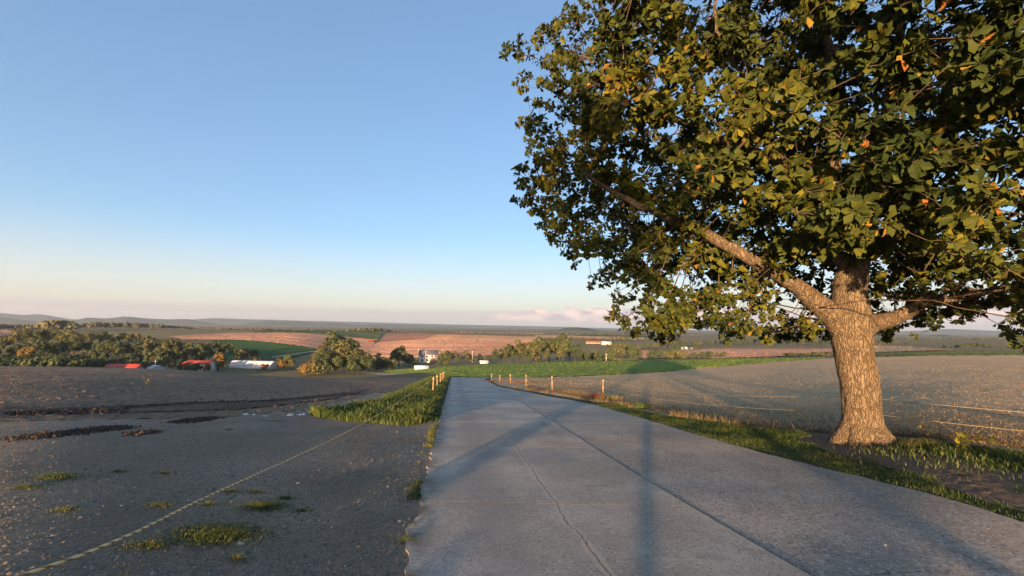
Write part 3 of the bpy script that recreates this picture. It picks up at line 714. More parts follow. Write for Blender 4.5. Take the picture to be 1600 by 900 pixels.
    pts = pts[keep]
    # --- space colonisation from the limbs
    pos, par = [], []
    def add_chain(p, start_par):
        last = start_par
        for q in p:
            pos.append(Vector(q)); par.append(last); last = len(pos) - 1
        return last
    hint = {}
    i0 = add_chain(Tp[:-1], -1)
    for L in limbs:
        _, _, ln = dens_(L, 5); n = max(6, int(ln / .22)); p, r, _ = dens_(L, n)
        s = len(pos)
        # hang the limb on the closest stem node that exists
        d = [(q - Vector(p[0])).length for q in pos]; pr = int(np.argmin(d))
        add_chain(p, pr)
        for k in range(n): hint[s + k] = r[k]
    for k in range(len(Tp) - 1): hint[k] = Tr[k]
    alive = [Vector(p) for p in pts]; D = .20; KILL = .25; DI = 4.0
    for it in range(75):
        kd = kdtree.KDTree(len(pos))
        for i, p in enumerate(pos): kd.insert(p, i)
        kd.balance()
        acc, nxt = {}, []
        for a in alive:
            q, i, d = kd.find(a)
            if d < KILL: continue
            nxt.append(a)
            if d < DI and i > 14:
                v = (a - q) / d
                acc[i] = acc[i] + v if i in acc else v.copy()
        alive = nxt
        if not acc: break
        for i, v in acc.items():
            v = v.normalized() + Vector(rng.normal(0, .20, 3)) + Vector((0, 0, .06))
            pos.append(pos[i] + v.normalized() * D); par.append(i)
    N = len(pos); PO = np.array([tuple(p) for p in pos]); PA = np.array(par)
    child = np.zeros(N, int)
    for i in range(N):
        if PA[i] >= 0: child[PA[i]] += 1
    rad = np.zeros(N)
    order = range(N - 1, -1, -1)
    sumr = np.zeros(N)
    for i in order:
        rad[i] = .0055 if child[i] == 0 else sumr[i] ** (1 / 2.4)
        if i in hint: rad[i] = hint[i]
        if PA[i] >= 0: sumr[PA[i]] += min(rad[i], .12) ** 2.4
    rad = np.minimum(rad, .2)
    # draw the shoots together into boughs with gaps between them
    cen = []
    for q in rng.permutation(np.where(rad < .02)[0]):
        if all((PO[q] - c).dot(PO[q] - c) > .95 ** 2 for c in cen): cen.append(PO[q])
    kd = kdtree.KDTree(len(cen))
    for i, c in enumerate(cen): kd.insert(c, i)
    kd.balance()
    for i in range(len(Tp), N):
        if rad[i] < .03 and i not in hint:
            c, _, d_ = kd.find(PO[i]); PO[i] = PO[i] + (np.array(c) - PO[i]) * .27 * min(1, (.03 - rad[i]) / .018)
    # --- woody mesh: one ring per node, joined to the parent's ring position
    bi = np.array([i for i in range(N) if PA[i] >= 0 and i >= len(Tp) - 1])
    limb_of = np.full(N, -1)
    hp = np.array([i in hint for i in range(N)])
    def sticks(sel, n, name, mat, stuff):
        a = PO[PA[sel]]; b = PO[sel]; ra = np.minimum(rad[PA[sel]], rad[sel] * 1.35); rb = rad[sel]
        t = b - a; ln = np.linalg.norm(t, axis=1, keepdims=True); t = t / (ln + 1e-9); a = a - t * (ra[:, None] * .5)
        u, v = frames(t); q = np.arange(n) * 2 * math.pi / n
        ring = u[:, None] * np.cos(q)[None, :, None] + v[:, None] * np.sin(q)[None, :, None]
        V = np.concatenate([a[:, None] + ring * ra[:, None, None], b[:, None] + ring * rb[:, None, None]], 1)
        m = len(sel); k = np.arange(n); o_ = (np.arange(m) * 2 * n)[:, None]
        F = np.stack([o_ + k, o_ + (k + 1) % n, o_ + n + (k + 1) % n, o_ + n + k], -1).reshape(-1, 4)
        o = obj(name, np_mesh(name, V.reshape(-1, 3), F, mat, True), oak)
        if stuff: o['kind'] = 'stuff'
    thick = bi[(rad[bi] > .02) & ~hp[bi]]; thin = bi[(rad[bi] <= .02) & ~hp[bi]]
    sticks(thick, 7, 'branches', M['bark'], True); sticks(thin, 4, 'twigs', M['twig'], True)
    for L in limbs:
        p, r, ln = dens_(L, max(16, int(ln_ / .07)) if (ln_ := dens_(L, 5)[2]) else 16)
        p = p + np.array([[noise.noise(Vector(q * 2.3 + k * 9)) * .07 for k in range(3)] for q in p]) * np.clip(np.linspace(-.6, 1.6, len(p)), 0, 1)[:, None]
        m2 = MB(); m2.tube(p, list(r * .985), 12); mesh = m2.mesh('limb', M['bark'], True)
        cc = np.array(m2.v); 
        obj('limb', mesh, oak)
    # dead bare twigs on the low right limb
    m2 = MB()
    for k in range(15):
        t = rng.uniform(.45, 1); p, r, _ = dens_(limbs[1], 20); s = p[int(t * 19)]
        d = np.array([rng.uniform(.2, 1), rng.uniform(-.5, .4), rng.uniform(-.25, .8)]); d /= np.linalg.norm(d); L_ = rng.uniform(.35, 1.0)
        pp = [s]
        for j in range(5): pp.append(pp[-1] + d * L_ / 5 + rng.normal(0, .035, 3))
        m2.tube(pp, [.016, .013, .010, .008, .006, .003], 5)
    o = m2.build('dead_twigs', M['bark'], oak, True); o['kind'] = 'stuff'
    # --- leaves in rosettes round the shoot ends
    tipy = np.where((rad < .017) & ~hp & (np.arange(N) >= len(Tp)))[0]
    dirn = PO[tipy] - PO[PA[tipy]]; dirn /= np.linalg.norm(dirn, axis=1, keepdims=True) + 1e-9
    cnt = np.where(child[tipy] == 0, rng.integers(13, 19, len(tipy)), rng.integers(6, 11, len(tipy)))
    # more leaves on the visible outer shell, fewer deep inside
    k_ = (np.hypot((PO[tipy, 0] - C[0]) / SA[0], (PO[tipy, 1] - C[1]) / SA[1]) ** 2.5 + np.abs((PO[tipy, 2] - C[2]) / SA[2]) ** 2.5) ** .4; cnt = np.where(k_ < .72, (cnt * 1.05).astype(int), (cnt * 1.25).astype(int))
    rep = np.repeat(np.arange(len(tipy)), cnt); m = len(rep)
    d = dirn[rep]; u, v = frames(d); ph = rng.uniform(0, 6.283, m); sp = rng.uniform(.7, 1.5, m)
    side = u * np.cos(ph)[:, None] + v * np.sin(ph)[:, None]
    ld = d * np.cos(sp)[:, None] + side * np.sin(sp)[:, None] + np.array([0, 0, -.22]) + rng.normal(0, .15, (m, 3))
    ld /= np.linalg.norm(ld, axis=1, keepdims=True)
    nrm = d * np.sin(sp)[:, None] - side * np.cos(sp)[:, None] + np.array([0, 0, .35]) + rng.normal(0, .3, (m, 3))
    yv = np.cross(nrm, ld); yv /= np.linalg.norm(yv, axis=1, keepdims=True); zv = np.cross(ld, yv)
    L_ = rng.uniform(.082, .158, m) * np.where(k_ < .72, 1.5, 1.0)[rep]; pos0 = PO[tipy][rep] + side * .01 - d * rng.uniform(0, .05, m)[:, None]
    # colour: each bough a little different, single leaves turned
    bough = np.array([noise.noise(Vector(q * .55 + 40)) for q in PO[tipy]])[rep]
    tint = np.clip(.31 + bough * .55 + rng.normal(0, .17, m), 0, .84); turned = rng.random(m) < .022; tint[turned] = rng.uniform(.9, 1, turned.sum())
    Rm = np.stack([ld, yv, zv], -1) * L_[:, None, None]
    # keep the bole and its two low limbs clear towards the road
    fx, fy, _ = to_px(pos0 + np.array(base)); fr = (pos0 @ np.array([bx, by, 0]) / math.hypot(bx, by)) < .25
    hide = fr & (fx > 1215) & (fx < 1570) & (fy > np.where(fx < 1450, 405, 440) + 12 * np.sin(fx / 11)) & ~((fx < 1300) & (fy > 485 + (fx - 1215) * .25)) & ~((fx < 1262) & (fy < 432))
    ok = ~hide; Rm, pos0, L_, tint, ld = Rm[ok], pos0[ok], L_[ok], tint[ok], ld[ok]; m = len(L_)
    # the leaves that show largest: nearest one in each cell of the picture
    wp = pos0 + np.array(base); ax, ay, dz = to_px(wp + ld * L_[:, None] * .5)
    vis = (ax > 0) & (ax < 1600) & (ay > 0) & (ay < 900) & (dz > .5)
    cell = {}
    for i in np.where(vis)[0]:
        key = (int(ax[i] / 22), int(ay[i] / 22)); dist = dz[i]
        if key not in cell or dist < dz[cell[key]]: cell[key] = i
    size = lambda i: L_[i] / dz[i]
    big = sorted(cell.values(), key=size, reverse=True)[:300]
    one = [np_mesh('leaf', LEAF_V, LEAF_F, M['oakleaf'], False, {'tint': np.full(len(LEAF_V), tv)}) for tv in (.15, .3, .42, .52, .64, .78, .94)]
    tv = np.array((.15, .3, .42, .52, .64, .78, .94))
    for i in big:
        o = obj('leaf', one[int(np.argmin(abs(tv - tint[i])))], oak)
        mt = np.eye(4); mt[:3, :3] = Rm[i]; mt[:3, 3] = pos0[i]; o.matrix_local = Matrix(mt.tolist())
    rest = np.setdiff1d(np.arange(m), big)
    LV = np.array([(0,0,0),(.5,0,.035),(1.0,0,-.12),(.34,.13,.06),(.70,.27,.07),(.34,-.13,.06),(.70,-.27,.07)]); LF = np.array([(0,1,3),(3,1,4),(1,2,4),(0,5,1),(5,6,1),(1,6,2)])
    V = np.einsum('nij,kj->nki', Rm[rest], LV) + pos0[rest][:, None]
    Fc = (LF[None] + (np.arange(len(rest)) * len(LV))[:, None, None]).reshape(-1, 3)
    o = obj('crown', np_mesh('crown', V.reshape(-1, 3), Fc, M['oakleaf'], False, {'tint': np.repeat(tint[rest], len(LV))}), oak)
    o['kind'] = 'stuff'
    oak['leaves'] = m
    return base
OAK = build_oak()

# ------------------------------------------------------------------ grass, stones and other uncountables
def blades(name, X, Y, h, w, mat, label, cat, lean=.35, off=0.0, bend=.5, tint=None, parent=None, kind='stuff', seg=2):
    n = len(X); Z = H(X, Y) + off
    a = rng.uniform(0, 6.283, n); dx, dy = np.cos(a), np.sin(a)
    la = rng.uniform(0, 6.283, n); lx, ly = np.cos(la), np.sin(la); le = np.abs(rng.normal(0, lean, n)) * h
    B = np.stack([X, Y, Z], 1); side = np.stack([dx, dy, 0*dx], 1) * (w / 2)[:, None]; ln = np.stack([lx*le, ly*le, 0*lx], 1)
    mid = B + ln * .35 + np.stack([0*h, 0*h, h * .6], 1); tip = B + ln * (1 + bend * .3) + np.stack([0*h, 0*h, h * (1 - bend * .15)], 1)
    V = np.stack([B - side, B + side, mid + side * .75, mid - side * .75, tip], 1).reshape(-1, 3)
    o_ = (np.arange(n) * 5)[:, None]
    q = np.concatenate([o_ + np.array([[0, 1, 2, 3]])]); t = o_ + np.array([[3, 2, 4]])
    tt = np.clip(rng.normal(.42, .2, n), 0, 1) if tint is None else tint
    o = obj(name, np_mesh(name, V, [q, t], mat, False, {'tint': np.repeat(tt, 5)}), parent)
    if parent is None: tag(o, label, cat, kind=kind)
    return o
def pick(poly, n, dens=None):
    """n random points in a polygon of ground points"""
    P_ = np.array(poly, float); lo, hi = P_.min(0), P_.max(0); out = []
    while sum(map(len, out)) < n:
        q = rng.uniform(lo, hi, (n * 3, 2)); ins = np.zeros(len(q), bool); j = len(P_) - 1
        for i in range(len(P_)):
            c = ((P_[i, 1] > q[:, 1]) != (P_[j, 1] > q[:, 1])) & (q[:, 0] < (P_[j, 0] - P_[i, 0]) * (q[:, 1] - P_[i, 1]) / (P_[j, 1] - P_[i, 1] + 1e-12) + P_[i, 0])
            ins ^= c; j = i
        q = q[ins]
        if dens is not None: q = q[rng.random(len(q)) < dens(q[:, 0], q[:, 1])]
        out.append(q)
        if len(q) == 0 and len(out) > 40: break
    r = np.concatenate(out)[:n]; return r[:, 0], r[:, 1]
def fbm(x, y, f, seed=0):
    return np.array([noise.fractal((a * f, b * f, seed), 1.0, 2.0, 3) for a, b in zip(x, y)])
def lumps(name, X, Y, sz, mat, label, cat, flat=.6, off=0.0, tint=None):
    """small angular stones or clods: squashed, jittered octahedra cut to eight facets"""
    n = len(X); base = np.array([(1,0,-.25),(0,1,-.25),(-1,0,-.25),(0,-1,-.25),(.15,.1,1)])
    V = base[None] * (1 + rng.normal(0, .22, (n, 5, 1))) * sz[:, None, None]; V[..., 2] *= flat
    a = rng.uniform(0, 6.283, n); c, s_ = np.cos(a)[:, None], np.sin(a)[:, None]
    x = V[..., 0] * c - V[..., 1] * s_; y = V[..., 0] * s_ + V[..., 1] * c
    V = np.stack([x + X[:, None], y + Y[:, None], V[..., 2] + (H(X, Y) + off)[:, None]], -1)
    f = np.array([(0,1,4),(1,2,4),(2,3,4),(3,0,4)])
    F_ = (f[None] + (np.arange(n) * 5)[:, None, None]).reshape(-1, 3)
    tt = rng.uniform(0, 1, n) if tint is None else tint
    o = obj(name, np_mesh(name, V.reshape(-1, 3), F_, mat, False, {'tint': np.repeat(tt, 5)})); tag(o, label, cat, kind='stuff'); return o
def tint_mat(name, stops, rough=.9):
    t = NT_(name, rough, .2); t.col(t.ramp(t.attr('tint'), stops)); return t.m
M['stone'] = tint_mat('gravel_stone', [(0,(.10,.088,.07)),(.5,(.18,.155,.122)),(.85,(.25,.218,.172)),(1,(.36,.32,.26))])
M['clod'] = tint_mat('soil_clod', [(0,(.08,.06,.043)),(.6,(.16,.12,.085)),(1,(.22,.17,.12))])
M['clodR'] = tint_mat('field_clod', [(0,(.24,.17,.10)),(.6,(.35,.255,.155)),(1,(.44,.335,.21))])
M['mould'] = tint_mat('dark_compost', [(0,(.03,.022,.016)),(.6,(.06,.042,.03)),(1,(.10,.07,.05))])
M['litterc'] = tint_mat('dry_leaf_litter', [(0,(.22,.15,.09)),(.5,(.36,.28,.18)),(1,(.5,.44,.34))])

def near_pts(poly, n, k=1.3):
    """denser towards the camera"""
    return pick(poly, n, lambda x, y: np.clip((2.5 / (np.hypot(x, y) + .1)) ** k, 0, 1))
LOT = GL([(-40,905),(-40,672),(0,664),(180,659),(380,653),(480,645),(560,660),(670,672),(660,740),(648,800),(634,899)]) + [(-.55,1.5),(-2.5,1.2)]
x, y = near_pts(LOT, 52000, 1.35)
lumps('gravel', x, y, np.exp(rng.normal(math.log(.0085), .5, len(x))), M['stone'], 'loose grey gravel stones on the pull-in left of the road', 'gravel', .42, .026)
PL = GL([(-30,661),(0,659),(180,654),(380,649),(480,641),(560,621),(620,601),(560,592),(400,588),(200,586),(-30,584)])
x, y = near_pts(PL, 32000, 0.8)
lumps('soil_clods', x, y, np.exp(rng.normal(math.log(.034), .5, len(x))), M['clod'], 'loose clods across the dark ploughed field', 'soil', .4, .028)
PR = [(float(XV(y_)) + .1, float(y_)) for y_ in (5, 8, 9.3, 11, 13.5, 16, 18.5, 21, 25, 30, 40)] + [(14, 48), (40, 40), (32, 16), (14, 5)]
x, y = near_pts(PR, 32000, 0.8)
lumps('field_clods', x, y, np.exp(rng.normal(math.log(.017), .45, len(x))) * (1 + np.hypot(x, y) / 90), M['clodR'], 'small clods over the harrowed field', 'soil', .38, .028)
sheet('turned_soil', [(-26, 10.6)] + GL([(-40,652),(90,650),(180,647),(300,645),(380,641),(450,634),(520,625),(575,611)]), [(-26, 11.9)] + GL([(-40,637),(90,640),(180,637),(300,634),(400,628),(480,621),(560,611.5),(576,609)]), 200, 26, .05, M['mouldsoil'], 'dark strip of freshly turned soil along the near edge of the ploughed field', -.12, .5)
x, y = near_pts(LOT, 5200, 1.0); k = fbm(x, y, .6, 4.0) > .05; x, y = x[k], y[k]
blades('dry_weeds', x, y, rng.uniform(.008, .035, len(x)), rng.uniform(.002, .005, len(x)), M['drygrass'], 'sparse dry weeds scattered over the gravel', 'weeds', 1.2, .026)
x, y = near_pts(LOT, 6500, 1.0); k = fbm(x, y, .45, 14.0) > .22; x, y = x[k], y[k]
blades('low_weeds', x, y, rng.uniform(.006, .028, len(x)), rng.uniform(.003, .007, len(x)), M['grass'], 'thin green weeds creeping over the gravel', 'weeds', 1.0, .026)
# heaps of dark compost dumped along the field edge
for k, (pxs, pys, n, wd, hh) in enumerate([((-30, 60, 130, 170), (652, 648, 645, 646), 3200, .6, .16), ((40, 100, 150, 185), (688, 680, 674, 671), 1500, .35, .10),
                                 ((210, 235), (682, 676), 330, .22, .06), ((280, 330), (662, 655), 700, .3, .12), ((180, 300, 430, 560), (640, 632, 628, 616), 3200, .6, .10)]):
    L = np.array(GL(list(zip(pxs, pys)))); t = rng.uniform(0, len(L) - 1.001, n); i = t.astype(int); f = (t - i)[:, None]
    c = L[i] * (1 - f) + L[i + 1] * f; q = rng.normal(0, wd * .5, (n, 2)); d = np.hypot(q[:, 0], q[:, 1])
    x, y = c[:, 0] + q[:, 0], c[:, 1] + q[:, 1]
    o = lumps('compost_heap', x, y, np.exp(rng.normal(math.log(.026), .45, n)), M['mould'],
              ['dark compost ridge along the far left field edge', 'low reddish compost streak on the gravel at left', 'small compost patch on the gravel', 'compost clump beside the white plastic scraps', 'long dark strip of turned soil along the ploughed field edge'][k], 'compost', .7, .03)
    me = o.data; z = np.zeros(len(me.vertices) * 3, np.float32); me.vertices.foreach_get('co', z); z = z.reshape(-1, 3)
    z[:, 2] += np.repeat(np.maximum(0, .5 * hh * (1 - d / (wd * 1.1))) * rng.uniform(.2, 1, n), 5); me.vertices.foreach_set('co', z.ravel()); me.update()

# left verge: tall lush weeds between field and road
def verge_left():
    Yv = np.linspace(11.2, 64, 30)
    poly = [(float(XL(y)) - .02, float(y)) for y in Yv] + [(float(XL(y)) - 2.7 * min(1, (y - 9) / 9), float(y)) for y in Yv[::-1] if y > 18] + GL([(600,630),(540,642),(482,648),(500,655),(580,664),(640,668),(680,660)])
    x, y = pick(poly, 42000, lambda x, y: np.clip((14 / np.hypot(x, y)) ** .9, 0, 1) * np.clip(.25 + .9 * ((np.sin(x*2.1 + y) + np.sin(y*1.3 - x) + 2) / 4), 0, 1))
    n = len(x); f = fbm(x, y, .9, 2.0) + .25 * fbm(x, y, 3.0, 8.0)
    h = np.clip(.24 + .16 * f + rng.normal(0, .06, n), .06, .6) * np.clip((XL(y) - x) / .5 + .35, .35, 1) * np.clip((y - 10.3) / 2.5, .35, 1)
    blades('tall_grass', x, y, h, rng.uniform(.010, .026, n) * (1 + y / 30), M['grass'], 'tall lush grass bank between the ploughed field and the road', 'grass', .5, .0, tint=np.clip(.36 + .32 * f + rng.normal(0, .15, n), 0, .95))
    # broad weed leaves through the bank
    x, y = pick(poly, 9000, lambda x, y: np.clip((14 / np.hypot(x, y)), 0, 1))
    n = len(x); f = fbm(x, y, .9, 2.0); z = np.clip(.20 + .16 * f, .05, .5) * rng.uniform(.5, 1.15, n) * np.clip((y - 10.3) / 2.5, .35, 1) + H(x, y)
    a = rng.uniform(0, 6.283, n); s_ = rng.uniform(.03, .065, n) * (1 + y / 40); tl = rng.uniform(-.2, .9, n)
    d = np.stack([np.cos(a) * np.cos(tl), np.sin(a) * np.cos(tl), -np.sin(tl) * .6], 1); sd = np.stack([-np.sin(a), np.cos(a), 0*a], 1); c = np.stack([x, y, z], 1)
    V = np.stack([c, c + (d * .5 + sd * .42) * s_[:, None], c + d * s_[:, None] * 1.1, c + (d * .5 - sd * .42) * s_[:, None]], 1).reshape(-1, 3)
    o = obj('weed_leaves', np_mesh('weed_leaves', V, np.arange(4 * n).reshape(-1, 4), M['grass'], False, {'tint': np.repeat(np.clip(.5 + .3 * f + rng.normal(0, .15, n), 0, .9), 4)}))
    tag(o, 'broad weed leaves through the grass bank left of the road', 'weeds', kind='stuff')
verge_left()
# straggling edge of the lane, left
Ye = np.linspace(2.2, 12, 400)
x = XL(Ye.repeat(22)) - np.abs(rng.normal(.07, .06, 8800)); y = Ye.repeat(22) + rng.normal(0, .03, 8800)
k = fbm(x, y, 1.3, 5.0) + .35 * (y > 9) > .22; x, y = x[k], y[k]
blades('edge_grass', x, y, rng.uniform(.02, .09, len(x)), rng.uniform(.004, .009, len(x)), M['grass'], 'thin grass straggling along the left edge of the concrete', 'grass', .6, .01, tint=np.clip(rng.normal(.6, .25, len(x)), 0, 1))
# right verge
vp = [(float(XR(y_)) + .02, float(y_)) for y_ in np.linspace(1.2, 19.6, 30)] + [(float(XV(y_)) + .12, float(y_)) for y_ in np.linspace(19.6, 1.2, 30)]
WORN = np.array(GL([(1252,688),(1262,680),(1300,674),(1345,690),(1395,693),(1432,706),(1500,722),(1610,748),(1610,806),(1540,786),(1440,748),(1370,725),(1300,708)]))
def inside(P_, x, y):
    ins = np.zeros(len(x), bool); j = len(P_) - 1
    for i in range(len(P_)):
        ins ^= ((P_[i, 1] > y) != (P_[j, 1] > y)) & (x < (P_[j, 0] - P_[i, 0]) * (y - P_[i, 1]) / (P_[j, 1] - P_[i, 1] + 1e-12) + P_[i, 0]); j = i
    return ins
def vd(x, y):
    d = np.clip((7 / np.hypot(x, y)), .1, 1); w = inside(WORN, x + .12 * np.sin(y * 5), y + .1 * np.sin(x * 6))
    return d * np.where(w, .02 + .06 * np.clip((x - OAK.x - .6) / 1.5, 0, 1), 1.0)
x, y = pick(vp, 78000, vd); n = len(x); f = fbm(x, y, .8, 9.0)
blades('verge_grass', x, y, np.clip((.030 + .030 * f + .035 * np.clip((x - XR(y) - .5), 0, 1.2)) * np.where(np.hypot(x - OAK.x, y - OAK.y + .8) < 1.9, .6, 1) + rng.normal(0, .012, n), .012, .18), rng.uniform(.0035, .0075, n) * (.6 + y / 14), M['grass'], 'mown grass on the verge around the oak', 'grass', .55, .02,
       tint=np.clip(.34 + .4 * f + rng.normal(0, .17, n), 0, .96))
x, y = pick([(OAK.x + .1, OAK.y - .95), (OAK.x + .95, OAK.y - .75), (OAK.x + 1.1, OAK.y - .25), (OAK.x + .55, OAK.y - .35), (OAK.x + .15, OAK.y - .62)], 1500)
blades('bole_grass', x, y, rng.uniform(.04, .13, len(x)), rng.uniform(.004, .007, len(x)), M['grass'], 'sunlit grass tuft at the foot of the oak', 'grass', .4, .02, tint=np.clip(rng.normal(.72, .2, len(x)), 0, 1))
wa = GL([(1246,690),(1300,710),(1370,728),(1440,751),(1540,789),(1612,808)]); wb = GL([(1254,680),(1300,672),(1400,689),(1440,703),(1510,720),(1612,744)])
sheet('bare_earth', wa, wb, 90, 36, .032, M['dirt'], 'trodden bare earth round the foot of the oak', .004)
# tufts of weed on the gravel: each one can be counted
TUFTS = [(90,750,.30,700,'grass tuft at the far left of the gravel'),(40,766,.2,300,'thin flat tuft nearest the left picture edge'),(185,741,.12,140,'tiny tuft left of the rope middle'),(256,743,.15,160,'small tuft behind the rope'),
  (338,842,.42,2600,'largest clover-like green patch in the gravel foreground'),(412,797,.26,1100,'bushy tuft right of the largest patch'),(446,783,.13,220,'small tuft beyond the bushy tuft'),(400,773,.14,180,'low tuft under the rope'),(360,772,.12,160,'thin tuft touching the rope'),
  (472,803,.10,130,'lone small tuft towards the road'),(250,795,.20,260,'sparse tuft crossed by the rope'),(325,793,.14,170,'faint tuft in front of the rope'),(102,802,.18,240,'sparse tuft left of the rope foreground'),(240,860,.2,220,'pale sparse tuft near the bottom left'),(372,880,.11,130,'tiny tuft at the bottom edge'),
  (430,660,.22,300,'yellowish tuft by the plastic scraps'),(358,673,.14,160,'small yellow tuft beside the compost'),(225,858,.22,200,'withered tuft left of the largest patch'),(650,780,.10,220,'tuft on the concrete edge'),(640,850,.13,300,'tuft at the near corner of the concrete')]
for px, py, rd, n, lb in TUFTS:
    n = int(n * 1.5); c = G(px, py); r_ = rd * np.abs(rng.normal(0, .52, n)) * (1 + .35 * np.sin(np.arange(n) * 2.4)); a = rng.uniform(0, 6.283, n); big = rd > .35
    x, y = c[0] + r_ * np.cos(a) * 1.5, c[1] + r_ * np.sin(a) * .9
    blades('grass_tuft', x, y, rng.uniform(.012, .06, n) * (1.1 if rd > .24 else .75) * np.clip(1.3 - r_ / rd, .3, 1), rng.uniform(.0028, .006, n) * (1.4 if big else 1), M['grass'], lb, 'grass tuft', 1.3, .026, tint=np.clip(rng.normal(.62 if 'yellow' in lb or 'wither' in lb or 'sparse' in lb else .48, .24, n), 0, 1), kind='stuff')
# pale leaf litter blown over the apron
x, y = pick([(float(XJ(2)), 2.), (float(XJ(16)), 16.)] + [(float(XR(y_)) - .1, float(y_)) for y_ in (16, 12, 8, 5, 2)], 1100, lambda x, y: np.clip((x - XJ(y)) / 2.2, .12, 1) * np.clip(5 / np.hypot(x, y), 0, 1))
lumps('leaf_litter', x, y, np.exp(rng.normal(math.log(.0062), .4, len(x))), M['litterc'], 'pale flecks of leaf litter on the apron', 'litter', .25, .046)
# short straw stubble standing in drill rows over the near part of the field
def stubble():
    n = 85000; y = np.exp(rng.uniform(math.log(7.), math.log(105.), n)) * 1.0; d = np.round(np.exp(rng.uniform(math.log(.25), math.log(75.), n)) / .42) * .42 + .3
    yq = np.minimum(y, 58); x = XV(np.minimum(yq, 48)) + d + rng.normal(0, .05, n); yy_ = y - d * .62 + rng.normal(0, .05, n)
    r = np.hypot(x, yy_); th = np.degrees(np.arctan2(x, yy_)); far = np.interp(th, [0, 10, 17, 25, 36, 50, 75], [60, 68, 92, 115, 170, 190, 190])
    k = (r < far * .9) & (th > 2) & (th < 70) & (x > XV(np.clip(yy_, -14, 48)) + .2) & (yy_ > 0); x, yy_, r = x[k], yy_[k], r[k]; n = len(x)
    blades('straw_stubble', x, yy_, rng.uniform(.02, .055, n) * (1 + r / 60), rng.uniform(.005, .011, n) * (.5 + r / 13), M['stubblestraw'], 'short straw stubble standing in rows over the harrowed field', 'stubble', .6, .03)
stubble()
# dry fringe where field meets verge
Yf = np.linspace(9.5, 32, 3200); x = XV(Yf) + np.abs(rng.normal(0, .22, 3200)); k = fbm(x, Yf, .5, 3.0) > .0
blades('dry_stalks', x[k], Yf[k], rng.uniform(.08, .3, k.sum()), rng.uniform(.006, .014, k.sum()), M['drygrass'], 'dry stalks along the edge of the harrowed field', 'grass', .5, .02)

# ------------------------------------------------------------------ fences and ropes
def rope(name, pts, rad, label, sag=0.0, n=60, group=None, mat='rope'):
    pts = [Vector(p) for p in pts]; P_ = []
    for a, b in zip(pts[:-1], pts[1:]):
        L = (b - a).length; k = max(8, min(140, int(L / .12)))
        for i in range(k): 
            t = i / k; p = a.lerp(b, t); p.z -= 4 * sag * L * t * (1 - t); P_.append(p)
    P_.append(pts[-1])
    ns = 6; V, UV, F_ = [], [], []; run = 0
    for i, p in enumerate(P_):
        t = (P_[min(i+1, len(P_)-1)] - P_[max(i-1, 0)]).normalized()
        if i: run += (p - P_[i-1]).length
        s_ = t.cross(Vector((0, 0, 1))).normalized(); u = s_.cross(t)
        for k in range(ns + 1):
            q = 6.28318 * k / ns; V.append(p + (s_ * math.cos(q) + u * math.sin(q)) * rad); UV.append((run * 7.0, k / ns * 0.62))
    for i in range(len(P_) - 1):
        for k in range(ns): F_.append((i*(ns+1)+k, i*(ns+1)+k+1, (i+1)*(ns+1)+k+1, (i+1)*(ns+1)+k))
    o = obj(name, np_mesh(name, V, np.array(F_), M[mat], True, uv=np.array(UV))); tag(o, label, 'rope', group); return o
def post(name, x, y, h, rad, label, group, lean=(0, 0), bands=(.93, .55)):
    z = Hs(x, y); e = empty(name, (x, y, z)); tag(e, label, 'post', group)
    m = MB(); m.tube([(0, 0, -.15), (lean[0]*.5, lean[1]*.5, h*.5), (lean[0], lean[1], h - .02), (lean[0], lean[1], h)], [rad*1.05, rad, rad*.96, rad*.7], 9); m.build('shaft', M['wood'], e, True)
    for b in bands:
        q = (lean[0]*b, lean[1]*b, h*b); m = MB(); m.tube([(q[0], q[1], q[2]-.018), (q[0], q[1], q[2]+.018)], rad*1.22, 9); m.build('rope_tie', M['rope'], e, True)
    return Vector((x, y, z)), h
RP = []
for k, (px, py, top, lb) in enumerate([(942,622,588,'nearest wooden post of the right fence, beside orange weeds'),(863,611,587,'second wooden post of the right fence'),(822,605,586,'third wooden post of the right fence'),(798,599.5,585.5,'fourth, thin looking post of the right fence'),(781,597,586,'fifth post of the right fence'),(768,594.6,586,'sixth post of the right fence, tiny'),(737.5,591,585.5,'farthest stub of the right fence near the crest')]):
    x, y = G(px, py); x = max(x, float(XR(y)) + .25); d = math.hypot(x, y); h = np.clip((py - top) / FPX * y, .75, 1.0)
    RP.append(post('fence_post', x, y, float(h), .027, lb, 'right fence posts', (rng.normal(0, .02), rng.normal(0, .02))))
hid = (float(XV(9.9)) + .75, 9.9); RP.insert(0, post('fence_post', hid[0], hid[1], .9, .04, 'post of the right fence hidden behind the oak', 'right fence posts'))
outp = (13.2, 4.0); RP.insert(0, post('fence_post', outp[0], outp[1], .9, .04, 'post of the right fence beyond the right picture edge', 'right fence posts'))
for i in range(len(RP) - 1):
    a, ha = RP[i]; b, hb = RP[i + 1]
    for lev, nm in ((.93, 'upper'), (.55, 'lower')):
        rope('rope', [a + Vector((0, -.045, ha * lev)), b + Vector((0, -.045, hb * lev))], .0036 if i < 3 else .006,
             nm + ' fence rope ' + ['right of the oak', 'from behind the oak to the nearest post', 'between nearest and second post', 'between second and third post', 'between third and fourth post', 'between fourth and fifth post', 'between fifth and sixth post', 'from the sixth post to the crest'][i],
             (.018 if i < 2 else .05), group='ropes of the right fence', mat='plainrope')
LP = []
for k, (y_, lb) in enumerate([(23.6,'nearest orange lit post in the left grass bank'),(30,'second post in the left grass bank'),(36.5,'third post in the left grass bank'),(43,'fourth post in the left grass bank'),(50,'farthest post in the left grass bank')]):
    x = float(XL(y_)) - .72; LP.append(post('fence_post', x, y_, 1.0, .035, lb, 'left fence posts', (rng.normal(0, .02), 0), (.9,)))
